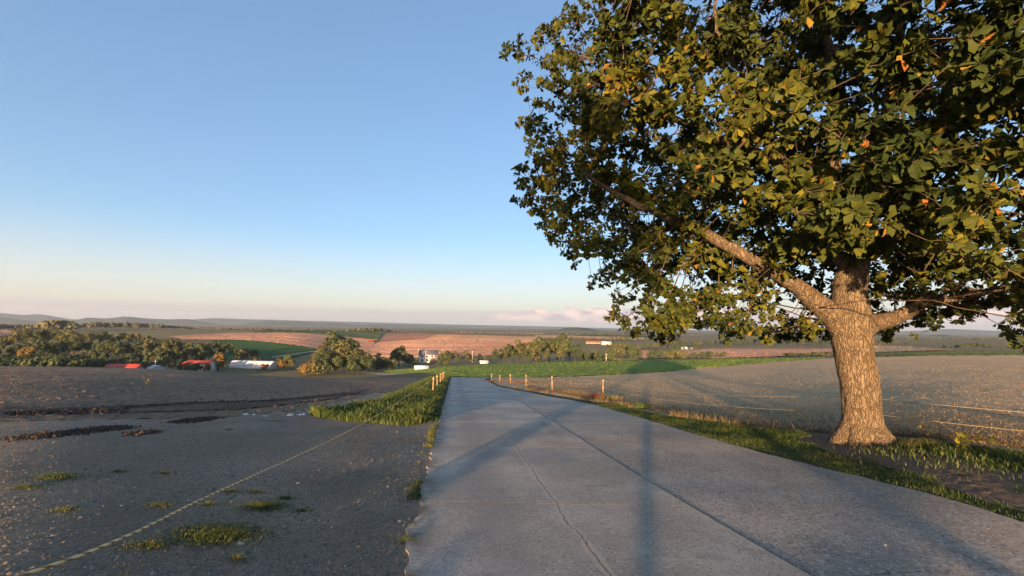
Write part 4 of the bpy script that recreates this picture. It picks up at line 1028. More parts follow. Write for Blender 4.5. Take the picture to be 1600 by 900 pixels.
for i in range(len(LP) - 1):
    rope('rope', [LP[i][0] + Vector((0, 0, LP[i][1]*.9)), LP[i+1][0] + Vector((0, 0, LP[i+1][1]*.9))], .009, ['rope from nearest to second left post','rope from second to third left post','rope from third to fourth left post','rope from fourth to farthest left post'][i], .03, group='ropes of the left fence')
pe = Vector((-3.05, .55, Hs(-3.05, .55))); post('fence_post', pe.x, pe.y, 1.0, .045, 'near post of the left rope outside the picture', 'left fence posts', (0, 0), (.95,))
q0 = Vector(at_depth(45, 897, 1.75)); q1 = Vector(at_depth(330, 773, 3.4)); q2 = Vector(at_depth(570, 660, 9.2)); q3 = LP[0][0] + Vector((0, 0, .88))
def bez(ps, n):
    d = [0]
    for a, b in zip(ps[:-1], ps[1:]): d.append(d[-1] + (b - a).length)
    t = np.linspace(0, d[-1], n); return [Vector([float(pchip(d, [p[k] for p in ps], np.array([q]))[0]) for k in range(3)]) for q in t]
rope('rope', bez([pe + Vector((0, 0, .95)), q0, q1, q2, q3], 60), .0070, 'yellow and black twisted rope strung across the gravel foreground')

# ------------------------------------------------------------------ small things near by
def scrap(px, py, w, d, label, seed):
    r_ = np.random.default_rng(seed); c = G(px, py); z = Hs(*c) + .02; nx, ny = 12, 8; V = []
    for i in range(nx):
        for j in range(ny):
            u, v = i / (nx - 1) - .5, j / (ny - 1) - .5
            V.append((u * w + r_.normal(0, w * .02), v * d + r_.normal(0, d * .03), min(1, w * 3) * (abs(r_.normal(0, .02)) + .035) * max(0, math.sin(u * 7 + seed) * math.cos(v * 5))))
    F_ = [(i*ny+j, (i+1)*ny+j, (i+1)*ny+j+1, i*ny+j+1) for i in range(nx-1) for j in range(ny-1)]
    o = obj('plastic_scrap', np_mesh('plastic_scrap', V, np.array(F_), M['plastic'], True), None, (c[0], c[1], z)); o.rotation_euler = (0, 0, r_.uniform(0, 3))
    tag(o, label, 'plastic scrap', 'white plastic scraps at the field edge')
scrap(386,650,.42,.18,'flat white plastic scrap, leftmost at the field edge',1); scrap(452,651,.36,.16,'white plastic scrap between the other two',2); scrap(469,650,.32,.26,'crumpled white plastic nearest the grass bank',3); scrap(415,652,.3,.10,'thin white strip of plastic in the soil',5); scrap(427,733,.09,.05,'tiny white paper scrap lying on the gravel beside the rope',4)

def sapling(px, py, h, nleaf, label, mat, spread=.2, seed=1, size=.09):
    r_ = np.random.default_rng(seed); c = G(px, py); e = empty('sapling', (c[0], c[1], Hs(*c))); tag(e, label, 'sapling', 'yellowing saplings')
    V, T = [], []
    for s_ in range(3):
        d = np.array([r_.normal(0, spread), r_.normal(0, spread), 1.0]); p = [np.zeros(3)]
        for k in range(5): p.append(p[-1] + d * h / 5 * (1 - .12 * s_) + r_.normal(0, .02, 3))
        m = MB(); m.tube(p, [.005, .0045, .004, .0035, .003, .002], 5); m.build('stem', M['twig'], e, True)
        for k in range(nleaf // 3):
            q = p[1 + k % 5] + r_.normal(0, .04, 3); a = r_.uniform(0, 6.28); t = r_.uniform(-.3, 1.1)
            ld = np.array([math.cos(a)*math.cos(t), math.sin(a)*math.cos(t), -math.sin(t)]); sd = np.array([-math.sin(a), math.cos(a), 0]); zz = np.cross(ld, sd)
            V.append((LEAF_V * [1, 1.3, 1]) @ np.stack([ld, sd, zz]) * size * r_.uniform(.7, 1.3) + q); T.append(np.full(len(LEAF_V), r_.uniform(0, 1)))
    V = np.array(V); F_ = (LEAF_F[None] + (np.arange(len(V)) * len(LEAF_V))[:, None, None]).reshape(-1, 3)
    obj('foliage', np_mesh('foliage', V.reshape(-1, 3), F_, mat, False, {'tint': np.concatenate(T)}), e)
sapling(1513,706,.46,42,'yellow leaved sapling leaning at the field edge right of the oak',M['yellowleaf'],.2,3,.10)
sapling(1448,690,.34,15,'small pale sapling between the oak and the yellow one',M['yellowleaf'],.25,8,.06)
sapling(228,600,.45,18,'lone yellow green plant standing in the ploughed field',M['yellowleaf'],.2,5,.10)
sapling(1475,690,.25,14,'low green seedling beside the yellow sapling',M['grass'],.3,6,.07)
def weed(px, py, n, h, mat, label, seed, tint=.5, wd=.3):
    r_ = np.random.default_rng(seed); c = G(px, py); x = c[0] + r_.normal(0, wd, n); y = c[1] + r_.normal(0, wd * .6, n)
    blades('weed_clump', x, y, r_.uniform(.3, 1, n) * h, r_.uniform(.008, .018, n), mat, label, 'weeds', .5, .02, tint=np.clip(r_.normal(tint, .2, n), 0, 1), kind='stuff')
weed(933,624,420,.42,M['redleaf'],'orange weeds at the foot of the nearest fence post',1,.8,.22); weed(957,626,420,.32,M['grass'],'yellow green weeds right of the nearest fence post',2,.85,.3)
weed(812,600,400,.35,M['redleaf'],'russet weeds under the third fence post',3,.4,.6); weed(775,596,400,.3,M['redleaf'],'brown weeds along the far fence',4,.2,.9); weed(900,616,400,.32,M['drygrass'],'dry pale weeds between the two nearest posts',5,.5,.5)
weed(1004,640,300,.34,M['grass'],'dark upright clump of blades on the verge past the nearest post',6,.2,.14); weed(1570,728,700,.12,M['grass'],'lush weeds at the right picture edge',7,.45,.7); weed(1450,708,700,.13,M['grass'],'weeds just right of the oak foot',8,.5,.5)  # the first clump is just darker, upright blades

# ------------------------------------------------------------------ distant trees
def tree_proto(kind, seed, nface=1500):
    """unit tree (height 1): trunk mesh data and crown arrays"""
    r_ = np.random.default_rng(seed); lobes = []
    if kind == 'round':
        for _ in range(16):
            u = r_.normal(0, 1, 3); u /= np.linalg.norm(u); k = r_.uniform(.45, 1)
            lobes.append((np.array([0, 0, .58]) + u * np.array([.30, .30, .30]) * k, r_.uniform(.10, .17)))
    elif kind == 'high':  # crown lifted so it shades the oak's crown but not its trunk
        for _ in range(15):
            u = r_.normal(0, 1, 3); u /= np.linalg.norm(u); lobes.append((np.array([0, 0, .77]) + u * np.array([.24, .24, .17]) * r_.uniform(.4, 1), r_.uniform(.07, .11)))
    elif kind == 'tall':
        for _ in range(15):
            z = r_.uniform(.25, .93); w = .19 * math.sin(math.pi * min(1, (z - .12) / .92)) ** .7; a = r_.uniform(0, 6.28)
            lobes.append((np.array([math.cos(a) * w, math.sin(a) * w, z]), r_.uniform(.07, .125)))
    elif kind == 'conifer':
        for _ in range(26):
            z = r_.uniform(.1, .97); w = .20 * (1 - z) ** .85; a = r_.uniform(0, 6.28)
            lobes.append((np.array([math.cos(a) * w, math.sin(a) * w, z]), .035 + .075 * (1 - z)))
    else:  # bush
        for _ in range(11):
            a = r_.uniform(0, 6.28); w = r_.uniform(.1, .55); lobes.append((np.array([math.cos(a) * w, math.sin(a) * w, r_.uniform(.3, .75)]), r_.uniform(.2, .34)))
    rs = np.array([l[1] for l in lobes]); pr = rs ** 2 / (rs ** 2).sum(); li = r_.choice(len(lobes), nface, p=pr)
    u = r_.normal(0, 1, (nface, 3)); u /= np.linalg.norm(u, axis=1, keepdims=True); u[:, 2] = np.where(r_.random(nface) < .6, np.abs(u[:, 2]), u[:, 2])
    C_ = np.array([l[0] for l in lobes])[li] + u * (rs[li] * r_.uniform(.65, 1.08, nface))[:, None]
    nm = u + r_.normal(0, .55, (nface, 3)); nm /= np.linalg.norm(nm, axis=1, keepdims=True); a, b = frames(nm)
    ang = r_.uniform(0, 6.28, nface)[:, None]; a, b = a * np.cos(ang) + b * np.sin(ang), b * np.cos(ang) - a * np.sin(ang)
    s_ = (r_.uniform(.020, .042, nface) * (1 if kind != 'bush' else 2.2))[:, None]
    V = np.stack([C_ - a * s_, C_ - b * s_ * .7 + nm * s_ * .2, C_ + a * s_, C_ + b * s_ * .7 + nm * s_ * .2], 1)
    V[..., 2] = np.maximum(V[..., 2], .01)
    tint = np.clip(.5 + (np.repeat(r_.uniform(-.35, .35, len(lobes))[li], 4)) + np.repeat(r_.normal(0, .15, nface), 4), 0, 1)
    m = MB()
    top = .62 if kind != 'bush' else .4
    m.tube([(0, 0, -.06), (.006, 0, top * .5), (0, .006, top), (0, 0, top + .2)], [.026, .02, .012, .003], 6)
    for k in range(5):
        l = lobes[k][0]; m.tube([(0, 0, max(.12, l[2] - .22)), tuple(l * .6 + np.array([0, 0, l[2] * .2])), tuple(l)], [.011, .007, .003], 4)
    return m, V.reshape(-1, 3), np.arange(nface * 4).reshape(-1, 4), tint
PROTO = {}
for kd, seeds in (('round', (1, 2, 3)), ('tall', (4, 5, 6)), ('conifer', (7, 8)), ('bush', (9, 10)), ('high', (21,))):
    PROTO[kd] = [tree_proto(kd, s_) for s_ in seeds]
_cache = {}
def tree(kind, mat, x, y, h, w=1.0, label='', cat='tree', group=None, name=None, var=None):
    pk = rng.integers(len(PROTO[kind])) if var is None else var
    key = (kind, pk, mat)
    if key not in _cache:
        m, V, F_, t = PROTO[kind][pk]
        _cache[key] = (m.mesh('trunk', M['twig'], True), np_mesh('crown', V, F_, M[mat], False, {'tint': t}))
    tm, cm = _cache[key]
    e = empty(name or {'round': 'broadleaf_tree', 'tall': 'slender_tree', 'conifer': 'conifer_tree', 'bush': 'shrub', 'high': 'broadleaf_tree'}[kind], (x, y, Hs(x, y)), rng.uniform(0, 6.28))
    e.scale = (h * w, h * w, h); obj('trunk', tm, e); obj('crown', cm, e); tag(e, label, cat, group)
    return e
def top_height(px, ytop, x, y):
    r = math.hypot(x, y); return EYE - r * tanel(px, ytop) - Hs(x, y)
def tree_at(px, r, ytop, kind, mat, w, label, group=None, cat='tree', lab=0, **k):
    if lab: label = lab_(CNT, label)
    x, y = at(px, r); h = max(1.5, top_height(px, ytop, x, y)); return tree(kind, mat, x, y, h, w, label, cat, group, **k)
def prof(pts, x): return float(np.interp(x, [p[0] for p in pts], [p[1] for p in pts]))

KN = {'fol_olive': 'olive', 'fol_green': 'green', 'fol_dark': 'dark green', 'fol_gold': 'golden'}
KW = {'round': 'round crowned tree', 'tall': 'slender tall tree', 'conifer': 'pointed conifer', 'bush': 'low shrub'}
def ordinal(n): return f"{n}{'th' if 10 < n % 100 < 14 else {1: 'st', 2: 'nd', 3: 'rd'}.get(n % 10, 'th')}"
def lab_(cnt, base):
    if len(base.split()) > 13: base = base.replace('round crowned', 'round')
    cnt[base] = cnt.get(base, 0) + 1
    return f'{base}, {ordinal(cnt[base])} from left'
CNT = {}
def belt(pxs, r, sky, mats, kinds, where, group, jit=3.0, w=1.0, rj=.06):
    pxs = np.sort([px + rng.normal(0, jit * .5) for px in pxs]); cnt = {}
    for px in pxs:
        mat = mats[rng.integers(len(mats))]; kd = kinds[rng.integers(len(kinds))]
        tree_at(px, r * (1 + rng.normal(0, rj)), prof(sky, px) + abs(rng.normal(0, jit)), kd, mat, w * rng.uniform(.85, 1.2), lab_(cnt, f'{KN[mat]} {KW[kd]} {where}'), group)
O, Gn, Dk, Au = 'fol_olive', 'fol_green', 'fol_dark', 'fol_gold'
WL = 'woodland belt on the left'
belt(np.arange(-24, 270, 9.5), 430, [(-90,528),(0,526),(20,516),(35,511),(80,513),(110,517),(180,517),(225,521),(260,527),(300,532)], [O, O, Gn, Dk], ['round', 'round', 'tall'], 'in the back of the left woodland', WL)
belt(np.arange(-24, 330, 11), 335, [(-90,540),(0,536),(60,530),(120,527),(200,531),(240,533),(280,534),(330,538)], [O, Gn, Gn, Dk], ['round', 'tall', 'round'], 'in the middle of the left woodland', WL)
belt(np.arange(-24, 300, 13), 265, [(-90,552),(0,548),(60,548),(150,548),(200,550),(250,541),(290,545)], [O, Gn, Dk, Dk], ['round', 'round', 'tall'], 'in the front of the left woodland', WL)
belt(np.arange(235, 385, 10.5), 305, [(235,530),(262,527),(290,534),(320,536),(345,533),(365,536),(385,545)], [O, O, Gn], ['tall', 'tall', 'round'], 'behind the red roofed white house', 'poplars behind the white house')
belt(np.arange(-24, 180, 12), 215, [(-90,562),(0,561),(100,559),(180,561)], [Dk, Gn], ['bush'], 'along the lower edge of the left woodland', 'shrubs below the woodland', w=.75)
belt(np.arange(200, 300, 12), 235, [(180,562),(240,560),(262,562),(300,568)], [Gn, Dk], ['round', 'bush'], 'between the red shed and the white house', 'garden trees by the sheds', w=.8)
tree_at(47, 300, 537, 'round', Au, 1.1, 'bright golden tree in the left woodland', 'golden trees')
tree_at(345, 252, 552, 'tall', Au, 1.3, 'russet tree right of the white house', 'golden trees')
tree_at(385, 292, 539, 'round', Dk, 1.0, 'dark round tree above the greenhouse', WL); tree_at(398, 300, 543, 'round', Dk, 1.0, 'dark tree right above the greenhouse', WL)
tree_at(417, 245, 569, 'bush', 'redleaf', .8, 'russet shrub in front of the white greenhouse'); tree_at(407, 292, 560, 'bush', Au, 1.2, 'golden shrub behind the greenhouse'); tree_at(296, 238, 567, 'bush', 'redleaf', .8, 'brownish shrub at the left of the white house')
tree_at(312, 240, 567, 'bush', Gn, .7, 'green shrub before the white house'); tree_at(330, 240, 568, 'bush', Au, .5, 'small golden shrub before the white house')
belt([441, 449, 457, 463], 262, [(436,552),(445,546),(452,549),(463,558)], [O, Gn], ['tall', 'round'], 'right of the white greenhouse', 'trees right of the greenhouse'); tree_at(446, 250, 563, 'bush', Au, .9, 'orange shrub right of the greenhouse')
CC = 'tree clump left of the house'
for px, r, yt, kd, mt, w in sorted([(492,218,556,'round',O,.9),(500,232,546,'round',O,1.),(508,225,548,'round',Gn,1.),(516,238,533,'tall',O,1.5),(527,242,520,'tall',Gn,1.5),(536,236,531,'round',O,.9),(547,240,530,'tall',Gn,1.4),(556,232,543,'round',O,1.),(566,236,547,'round',Gn,1.),(575,226,552,'round',O,1.),
                          (487,210,564,'bush',Au,.9),(500,208,562,'bush',O,.9),(515,209,560,'bush',Gn,.9),(530,210,556,'round',Gn,.9),(545,212,560,'round',Dk,.9),(560,210,562,'bush',Gn,.9),(575,212,562,'bush',Dk,.9),(588,222,555,'round',O,.9),(598,225,560,'bush',Gn,.9),(610,225,562,'bush',O,.9)]):
    tree_at(px, r, yt, kd, mt, w, f'{KN[mt]} {KW[kd]} in the clump ' + ('at its tall centre' if 512 < px < 550 and yt < 540 else 'on its left flank' if px < 512 else 'on its right flank' if px > 570 else 'along its front'), CC, lab=1)
for px, r, yt, kd, mt, w in sorted([(590,250,552,'tall',O,1.3),(603,258,559,'round',O,.9),(618,270,546,'round',Dk,1.),(625,272,541,'tall',Dk,1.5),(633,268,550,'round',Dk,.9),(641,275,552,'bush',Dk,.8),(648,262,560,'bush',Gn,.8),
                          (694,262,548,'round',O,1.),(702,258,547,'round',Gn,1.1),(712,262,549,'round',O,1.),(720,250,556,'round',Dk,.8),(728,255,549,'tall',O,1.3),(736,258,554,'tall',O,1.2),(744,252,556,'round',Gn,.9),(751,256,553,'tall',Dk,1.2),(760,250,556,'round',O,.8),(690,240,562,'bush',Dk,.8),(698,236,563,'bush',O,.8),(684,246,566,'bush',Gn,.6)]):
    tree_at(px, r, yt, kd, mt, w, f'{KN[mt]} {KW[kd]} ' + ('left of the house' if px < 655 else 'right of the house'), 'trees round the house', lab=1)
MC = 'large round tree clump'
for px, r, yt, kd, mt, w in sorted([(775,215,546,'round',Gn,1.),(786,222,541,'round',O,1.),(797,225,536,'round',Gn,1.),(808,230,532,'round',O,1.),(820,232,531,'round',O,1.),(833,236,529,'round',O,1.),(845,235,527,'round',Gn,1.),(858,240,525,'round',O,1.),(870,242,523,'round',Gn,1.),(880,242,522,'round',O,1.),(889,240,526,'round',Gn,1.),(898,236,534,'round',Dk,1.),(904,232,543,'round',Dk,.9),
                          (790,208,553,'round',Gn,.8),(810,210,549,'round',Dk,.8),(839,208,538,'tall',O,1.4),(825,214,546,'round',Gn,.9),(855,212,544,'round',O,.9),(875,214,542,'round',O,.9)]):
    tree_at(px, r, yt, kd, mt, w, f'{KN[mt]} {KW[kd]} in the large round clump ' + ('on its left flank' if px < 812 else 'on its right flank' if px > 894 else 'in the middle'), MC, lab=1)
belt(np.arange(910, 1005, 9), 262, [(905,548),(925,541),(940,546),(955,541),(970,530),(985,532),(1005,548)], [O, Gn, Gn], ['round', 'tall', 'round'], 'between clump and oak', 'trees between clump and oak', 2, .9)
belt(np.arange(912, 1000, 8), 238, [(905,555),(1000,556)], [O, Gn], ['bush'], 'lining the top of the green crop', 'shrubs above the green crop', 2, .9)
belt(np.arange(903, 965, 9), 520, [(900,537),(925,538),(940,538),(965,535)], [O, Gn], ['round', 'bush'], 'around the long barn', 'trees around the long barn', 1, .9, .02)
belt(np.arange(1052, 1100, 8), 415, [(1050,541),(1075,540),(1100,540)], [Gn, Dk], ['bush', 'round'], 'before the pale blue barn', 'shrubs before the pale blue barn', 1, .9, .02)
belt(np.arange(1015, 1132, 9.5), 292, [(1010,548),(1040,547),(1075,548),(1085,550),(1130,549)], [O, Gn, Dk], ['bush', 'bush', 'round'], 'in the hedge below the rose field', 'hedge below the rose field', 1, .8, .01)
belt(np.arange(1225, 1300, 9), 262, [(1220,551),(1300,549)], [Gn, Dk], ['bush'], 'in the low hedge left of the oak bole', 'hedge left of the bole', 1, .8, .01)
belt(np.arange(960, 1380, 7.5), 480, [(960,540),(1000,536),(1060,531),(1130,529),(1200,527),(1260,527),(1310,530),(1380,534)], [O, Gn, Gn, Dk], ['round'], 'in the wood past the rose field', 'wood beyond the rose field', 1.2, 1.0, .03)
belt(np.arange(1362, 1480, 7.5), 520, [(1360,530),(1400,531),(1440,535),(1480,538)], [O, Gn], ['round'], 'in the line above the straw field', 'tree line above the straw field', 1.0, 1.0, .03)
belt(np.concatenate([np.arange(1474, 1604, 9), np.arange(1612, 1660, 14)]), 385, [(1470,541),(1476,533),(1484,540),(1510,535),(1530,533),(1545,539),(1560,541),(1600,542),(1800,540)], [Gn, O, Dk], ['round'], 'in the far row at the right', 'far row at the right', 1.2, 1.0, .03)
# trees on the rise behind the viewpoint whose shade reaches the right of the oak and the field
for x, y, h, w, v, lb in ((-6.6, -12, 9.5, .95, 0, 'left of the road'), (5.2, -15, 11.5, 1.0, 1, 'right of the road')):
    tree('round', Gn, x, y, h, w, f'tree on the rise behind the viewpoint, {lb}', 'tree', 'trees behind the viewpoint', var=v)
tree('high', Gn, .3, -17, 14.5, 1.0, 'tall clear stemmed tree added behind the viewpoint to shade the oak crown', 'tree', 'trees behind the viewpoint')  # added out of view to darken the middle of the oak crown
for x, y, h, rd, lb in ((-2.05, -6.4, 2.6, .10, 'directly behind'), (-.75, -10.5, 3.0, .14, 'right behind')):  # unseen posts, added only for the long shadows they throw on the road
    e = empty('shadow_post', (x, y, Hs(x, y))); tag(e, f'unseen post added for its long road shadow, {lb} the viewpoint', 'post', 'added shadow posts behind the viewpoint')
    m = MB(); m.tube([(0, 0, -.2), (.02, 0, h * .5), (0, 0, h - .05), (0, 0, h)], [rd, rd, rd * .97, rd * .8], 10); m.build('shaft', M['wood'], e, True)
    m = MB(); m.tube([(0, 0, h), (0, 0, h + .06)], [rd * 1.1, rd * .5], 10); m.build('cap', M['steel'], e, True)

# far woods read as one mass
def wood(name, spans, label):
    V, T = [], []
    for x0, x1, r, pts, dens in spans:
        for px in np.arange(x0, x1, dens):
            for row in range(2):
                rr = r * (1 + row * .04 + rng.normal(0, .012)); qx = px + rng.normal(0, dens * .5); x, y = at(qx, rr); z = Hs(x, y); yt = prof(pts, qx) + abs(rng.normal(0, .8))
                h = max(3.0, top_height(qx, yt, x, y)); w = h * rng.uniform(.38, .55); n = 34
                u = rng.normal(0, 1, (n, 3)); u /= np.linalg.norm(u, axis=1, keepdims=True); u[:, 2] = np.abs(u[:, 2]) * 1.2 - .5
                c = np.array([x, y, z + h * .55]) + u * np.array([w, w, h * .42]); nm = u + rng.normal(0, .5, (n, 3)); nm /= np.linalg.norm(nm, axis=1, keepdims=True); a, b = frames(nm); s_ = (h * rng.uniform(.12, .24, n))[:, None]
                V.append(np.stack([c - a*s_, c - b*s_, c + a*s_, c + b*s_], 1)); T.append(np.repeat(np.clip(rng.normal(.45, .2) + rng.normal(0, .12, n), 0, 1), 4))
    V = np.concatenate(V); o = obj(name, np_mesh(name, V.reshape(-1, 3), np.arange(len(V) * 4).reshape(-1, 4), M['fol_far'], False, {'tint': np.concatenate(T)})); tag(o, label, 'wood', kind='stuff')
wood('far_wood', [(-120, 70, 950, [(-120,505),(0,506),(70,506)], 4), (68, 118, 800, [(66,502),(75,498),(90,499),(108,500),(118,506)], 4), (118, 300, 1000, [(118,507),(135,503),(160,502),(250,505),(270,508),(300,510)], 4), (285, 420, 1150, [(285,510),(340,511),(420,514)], 4)], 'dark wood on the left skyline ridge')
wood('far_wood', [(350, 540, 780, [(350,513),(400,512),(450,513.5),(540,516)], 4), (545, 615, 760, [(545,514),(560,511),(590,511),(610,515)], 4), (606, 860, 790, [(606,516),(680,517.5),(760,520),(860,522)], 4)], 'dark wood along the ridge above the tilled slope')
wood('far_wood', [(860, 1100, 900, [(860,522),(930,524),(1000,525),(1100,526)], 5), (890, 1010, 640, [(890,528),(925,526),(945,529),(960,524),(1010,527)], 6)], 'scattered wood below the wooded hill')
wood('far_wood', [(1360, 1700, 900, [(1360,530),(1480,532),(1600,534),(1700,534)], 6)], 'thin wood on the right skyline')

# ------------------------------------------------------------------ hills and mountains
def range_(name, dist, thick, pts, label, mat, rough=.12, seed=1, x0=-700, x1=2400):
    """ridge seen along the horizon: a real body, falling away in front and behind"""
    nx, ny = 260, 15; V = []
    ths = np.linspace(math.atan((x0 - 800) / FPX), math.atan((x1 - 800) / FPX), nx)
    base = -20.0
    for th in ths:
        px = 800 + FPX * math.tan(th); a = azim(px) if abs(px - 800) < 6000 else th
        yt = prof(pts, px); top = EYE - dist * tanel(px, yt)
        for j in range(ny):
            t = j / (ny - 1); r = dist + (t - .5) * thick; x, y = math.sin(a) * r, math.cos(a) * r
            e = math.sin(math.pi * t) ** 1.3; nz = noise.fractal((x * 6 / dist * 4 + seed, y * 6 / dist * 4, seed), .9, 2.1, 6)
            V.append((x, y, base + (top - base) * e * (1 + rough * nz * (1 if j != ny // 2 else .35))))
    q = np.array([(i*ny+j, i*ny+j+1, (i+1)*ny+j+1, (i+1)*ny+j) for i in range(nx-1) for j in range(ny-1)])
    o = obj(name, np_mesh(name, V, q, mat, True)); tag(o, label, kind='structure')
range_('mountains', 7800, 1500, [(-700,480),(-200,484),(0,489),(30,492),(60,491),(110,499),(250,502),(330,497),(400,499),(560,503),(700,507),(850,510),(960,513),(1100,516),(1400,518),(1480,514),(1560,517),(1700,512),(2400,505)], 'pale farthest mountain range on the horizon', M['mountain'], .10, 3)
range_('mountains', 5600, 1100, [(-700,490),(0,496),(25,499),(60,503),(110,501),(135,496),(160,498),(195,494),(235,498),(262,499),(290,498),(330,505),(355,510),(385,505),(420,501),(440,502),(466,501),(490,505),(520,504),(560,508),(600,507),(640,509),(720,512),(800,515),(1000,521),(1400,527),(2400,530)], 'blue mountain ridge in front of the farthest range', M['mountain'], .12, 7)
range_('wooded_hill', 2600, 500, [(-700,530),(0,530),(680,530),(712,523),(735,516),(770,518),(800,520),(826,520),(850,516),(870,516),(885,512),(898,511),(920,513),(945,518),(975,519),(1010,523),(1100,526),(1300,528),(1400,530),(1440,525),(1475,523),(1500,526),(1560,531),(2400,540)], 'wooded hill standing in the middle of the far plain', M['mountain'], .10, 11)

# ------------------------------------------------------------------ farm buildings
def house(name, px, r, w, d, hw, hr, rz, wall, roof, label, wins=(), door=True, over=.35, storey2=False, hip=0.0):
    x, y = at(px, r); e = empty(name, (x, y, Hs(x, y) - .1), rz); tag(e, label, 'building')
    m = MB(); m.add([(-w/2,-d/2,0),(w/2,-d/2,0),(w/2,d/2,0),(-w/2,d/2,0),(-w/2,-d/2,hw),(w/2,-d/2,hw),(w/2,d/2,hw),(-w/2,d/2,hw),(-w/2+.02,0,hw+hr-.12),(w/2-.02,0,hw+hr-.12)],
                   [(0,1,5,4),(2,3,7,6),(1,2,6,9,5),(3,0,4,8,7)]); m.build('wall', M[wall], e)
    a, b = w/2 + over, d/2 + over; dz = -over * hr / (d / 2); m = MB(); th = .14
    for s_ in (-1, 1):
        m.add([(-a, s_*b, hw+dz), (a, s_*b, hw+dz), (a-hip, 0, hw+hr), (-a+hip, 0, hw+hr), (-a, s_*b, hw+dz+th), (a, s_*b, hw+dz+th), (a-hip, 0, hw+hr+th), (-a+hip, 0, hw+hr+th)],
              [(0,1,2,3)[::s_], (4,5,6,7)[::-s_], (0,1,5,4), (1,2,6,5), (3,0,4,7)])
    rf = m.build('roof', M[roof], e)
    for wx, wz, ww, wh in wins:
        m = MB(); m.box(wx-ww/2, wx+ww/2, -d/2-.06, -d/2+.02, wz, wz+wh); f = m.build('window', M['white_wall'], e)
        m = MB(); m.box(wx-ww/2+.08, wx+ww/2-.08, -d/2-.075, -d/2-.05, wz+.08, wz+wh-.08); m.build('pane', M['glass'], f)
    if door: m = MB(); m.box(w*.32, w*.32+.95, -d/2-.05, -d/2+.02, 0, 2.05); m.build('door', M['rust'], e)
    return e
W = lambda xs, z, w=1.3, h=1.2: [(q, z, w, h) for q in xs]
house('shed', 199, 205, 10.5, 7, 3.3, 2.2, .05, 'brick_wall', 'red_roof', 'red roofed shed peeping over the left field edge', W((-3,), .6))
house('shed', 241, 222, 7, 6, 3.3, 1.1, -.1, 'white_wall', 'grey_roof', 'low grey roofed shed right of the red one', W((-1.5,), .6), door=False)
house('house', 316, 250, 11, 7, 3.5, 1.2, .12, 'white_wall', 'red_roof', 'white house with long red roof among shrubs', W((-4,-1.6,.8,3), 1.7))
h2 = house('house', 670, 292, 12, 8.5, 5.2, 2.6, .25, 'white_wall', 'dark_roof', 'two storey house with dark roof in the valley', W((-4,-1,2.2,4.6), 3.5, 1.4, 1.2) + W((-4,-1), .9, 1.6, 1.4), hip=.0)
m = MB(); m.box(.6, 5.6, -6.9, -4.27, 0, 2.6); m.build('porch', M['brick_wall'], h2)
m = MB(); m.box(.3, 5.9, -7.2, -4.25, 2.6, 2.8); m.build('porch_roof', M['rust'], h2)
m = MB(); m.box(-3.6, -3.0, .8, 1.4, 6.6, 8.5); m.build('chimney', M['brick_wall'], h2)
house('shed', 660, 200, 5.6, 4, .75, 1.0, .3, 'white_wall', 'plastic', 'small pale roofed shed at the edge of the green field', W((-1.4,), .2, .9, .4), door=False)
house('barn', 930, 560, 24, 10, 1.6, 1.9, .06, 'brick_wall', 'rust', 'long rust red barn beyond the trees', W((-9,-4,1,6), .4, 1.6, .9))
house('barn', 947, 548, 11, 8, 2.6, 1.3, .02, 'white_wall', 'grey_roof', 'white barn at the end of the rust red barn', W((-3,1.5), .8, 1.3, 1.0))
house('barn', 1072, 440, 9, 7, 1.6, 1.1, .1, 'white_wall', 'grey_roof', 'pale blue roofed barn seen under the oak crown', W((-3,2), .4, 1.2, .8))
house('shed', 757, 246, 4.2, 3, .8, .7, .2, 'white_wall', 'plastic', 'tiny white roofed shed left of the large tree clump', W((-.8,), .2, .7, .4), door=False)
# arched white greenhouse
def greenhouse():
    x, y = at(401, 258); L, Rr = 23.0, 3.3; e = empty('greenhouse', (x, y, Hs(x, y)), -.13); tag(e, 'long white plastic covered tunnel greenhouse by the left field', 'greenhouse')
    V, F_ = [], []; ns, nl = 14, 24
    for i in range(nl + 1):
        for k in range(ns + 1):
            q = math.pi * k / ns; b = 1 + .012 * math.cos(i * math.pi); V.append((-L/2 + L*i/nl, -math.cos(q) * Rr * b, 1.1 + math.sin(q) * Rr * b * .85))
    F_ = [(i*(ns+1)+k, (i+1)*(ns+1)+k, (i+1)*(ns+1)+k+1, i*(ns+1)+k+1) for i in range(nl) for k in range(ns)]
    obj('cover', np_mesh('cover', V, np.array(F_), M['plastic'], True), e)
    for s_ in (-1, 1):
        m = MB(); m.box(-L/2, L/2, s_*Rr-.03, s_*Rr+.03, 0, 1.12); m.build('side_wall', M['plastic'], e)
        m = MB(); vs_ = [(s_*(L/2-.01), -math.cos(math.pi*k/ns)*Rr*.99, 1.1+math.sin(math.pi*k/ns)*Rr*.84) for k in range(ns+1)] + [(s_*(L/2-.01), Rr, 0), (s_*(L/2-.01), -Rr, 0)]
        m.add(vs_, [tuple(range(len(vs_)))]); m.build('end_wall', M['plastic'], e)
    for i in range(0, nl + 1, 3):
        m = MB(); m.tube([(-L/2 + L*i/nl, -math.cos(math.pi*k/ns)*(Rr+.05), 1.1+math.sin(math.pi*k/ns)*(Rr*.85+.05)) for k in range(ns+1)], .05, 5); m.build('hoop', M['steel'], e)
greenhouse()
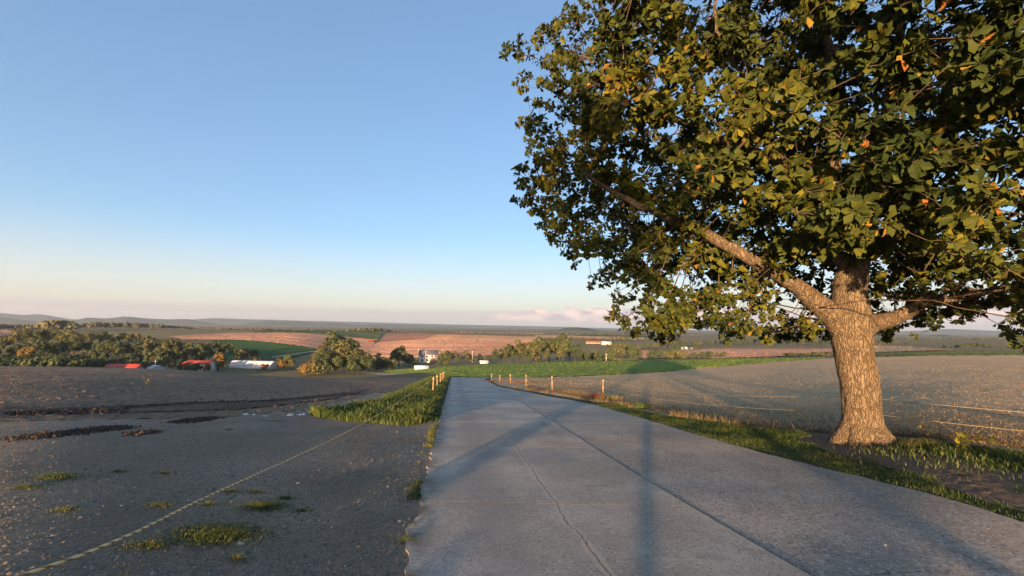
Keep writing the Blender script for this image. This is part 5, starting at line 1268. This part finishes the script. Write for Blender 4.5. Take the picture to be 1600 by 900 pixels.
def pole(px, r, ytop, label):
    x, y = at(px, r); h = top_height(px, ytop, x, y); e = empty('utility_pole', (x, y, Hs(x, y))); tag(e, label, 'utility pole', 'utility poles')
    m = MB(); m.tube([(0,0,-.2),(0,0,h)], [.17,.10], 8); m.build('shaft', M['concrete_pole'], e, True)
    m = MB(); m.box(-.9,.9,-.05,.05,h-.7,h-.58); m.build('crossarm', M['steel'], e)
pole(666.5, 262, 547, 'utility pole standing before the two storey house'); pole(655, 285, 545, 'utility pole left of the two storey house'); pole(692, 300, 546, 'utility pole right of the two storey house'); pole(947, 236, 552, 'pale utility pole above the green crop'); pole(739, 275, 548, 'utility pole in the trees right of the house'); pole(247, 218, 562, 'utility pole by the grey roofed shed')
def cart(px, py, s_, label):
    x, y = G(px, py, 350); e = empty('farm_trailer', (x, y, Hs(x, y) + .3), .4); tag(e, label, 'trailer')
    m = MB(); m.add([(-4*s_,-1.2,.9),(4*s_,-1.2,.9),(4*s_,1.2,.9),(-4*s_,1.2,.9),(-4.4*s_,-1.5,2.6),(4.4*s_,-1.5,2.6),(4.4*s_,1.5,2.6),(-4.4*s_,1.5,2.6)], [(0,3,2,1),(0,1,5,4),(1,2,6,5),(2,3,7,6),(3,0,4,7)]); m.build('body', M['rust'], e)
    for sx in (-2.6, 2.6):
        for sy in (-1.25, 1.25):
            m = MB(); m.tube([(sx*s_, sy-.18, .6), (sx*s_, sy+.18, .6)], .6, 12); m.build('wheel', M['glass'], e)
cart(581, 535, 1.0, 'red farm trailer parked on the far tilled slope')

# ------------------------------------------------------------------ the evening air
t = bpy.data.materials.new('evening_haze'); t.use_nodes = True; nn = t.node_tree.nodes; nn.clear()
pv = nn.new('ShaderNodeVolumePrincipled'); pv.inputs['Color'].default_value = (.96, .98, 1.0, 1); pv.inputs['Density'].default_value = 0.00011; pv.inputs['Anisotropy'].default_value = 0.66
ou = nn.new('ShaderNodeOutputMaterial'); t.node_tree.links.new(pv.outputs[0], ou.inputs['Volume'])
m = MB(); m.box(-9300, 9300, -9300, 9300, -32, 230); hz = m.build('haze', t); tag(hz, 'thin evening haze lying over the whole valley', 'haze', kind='stuff')
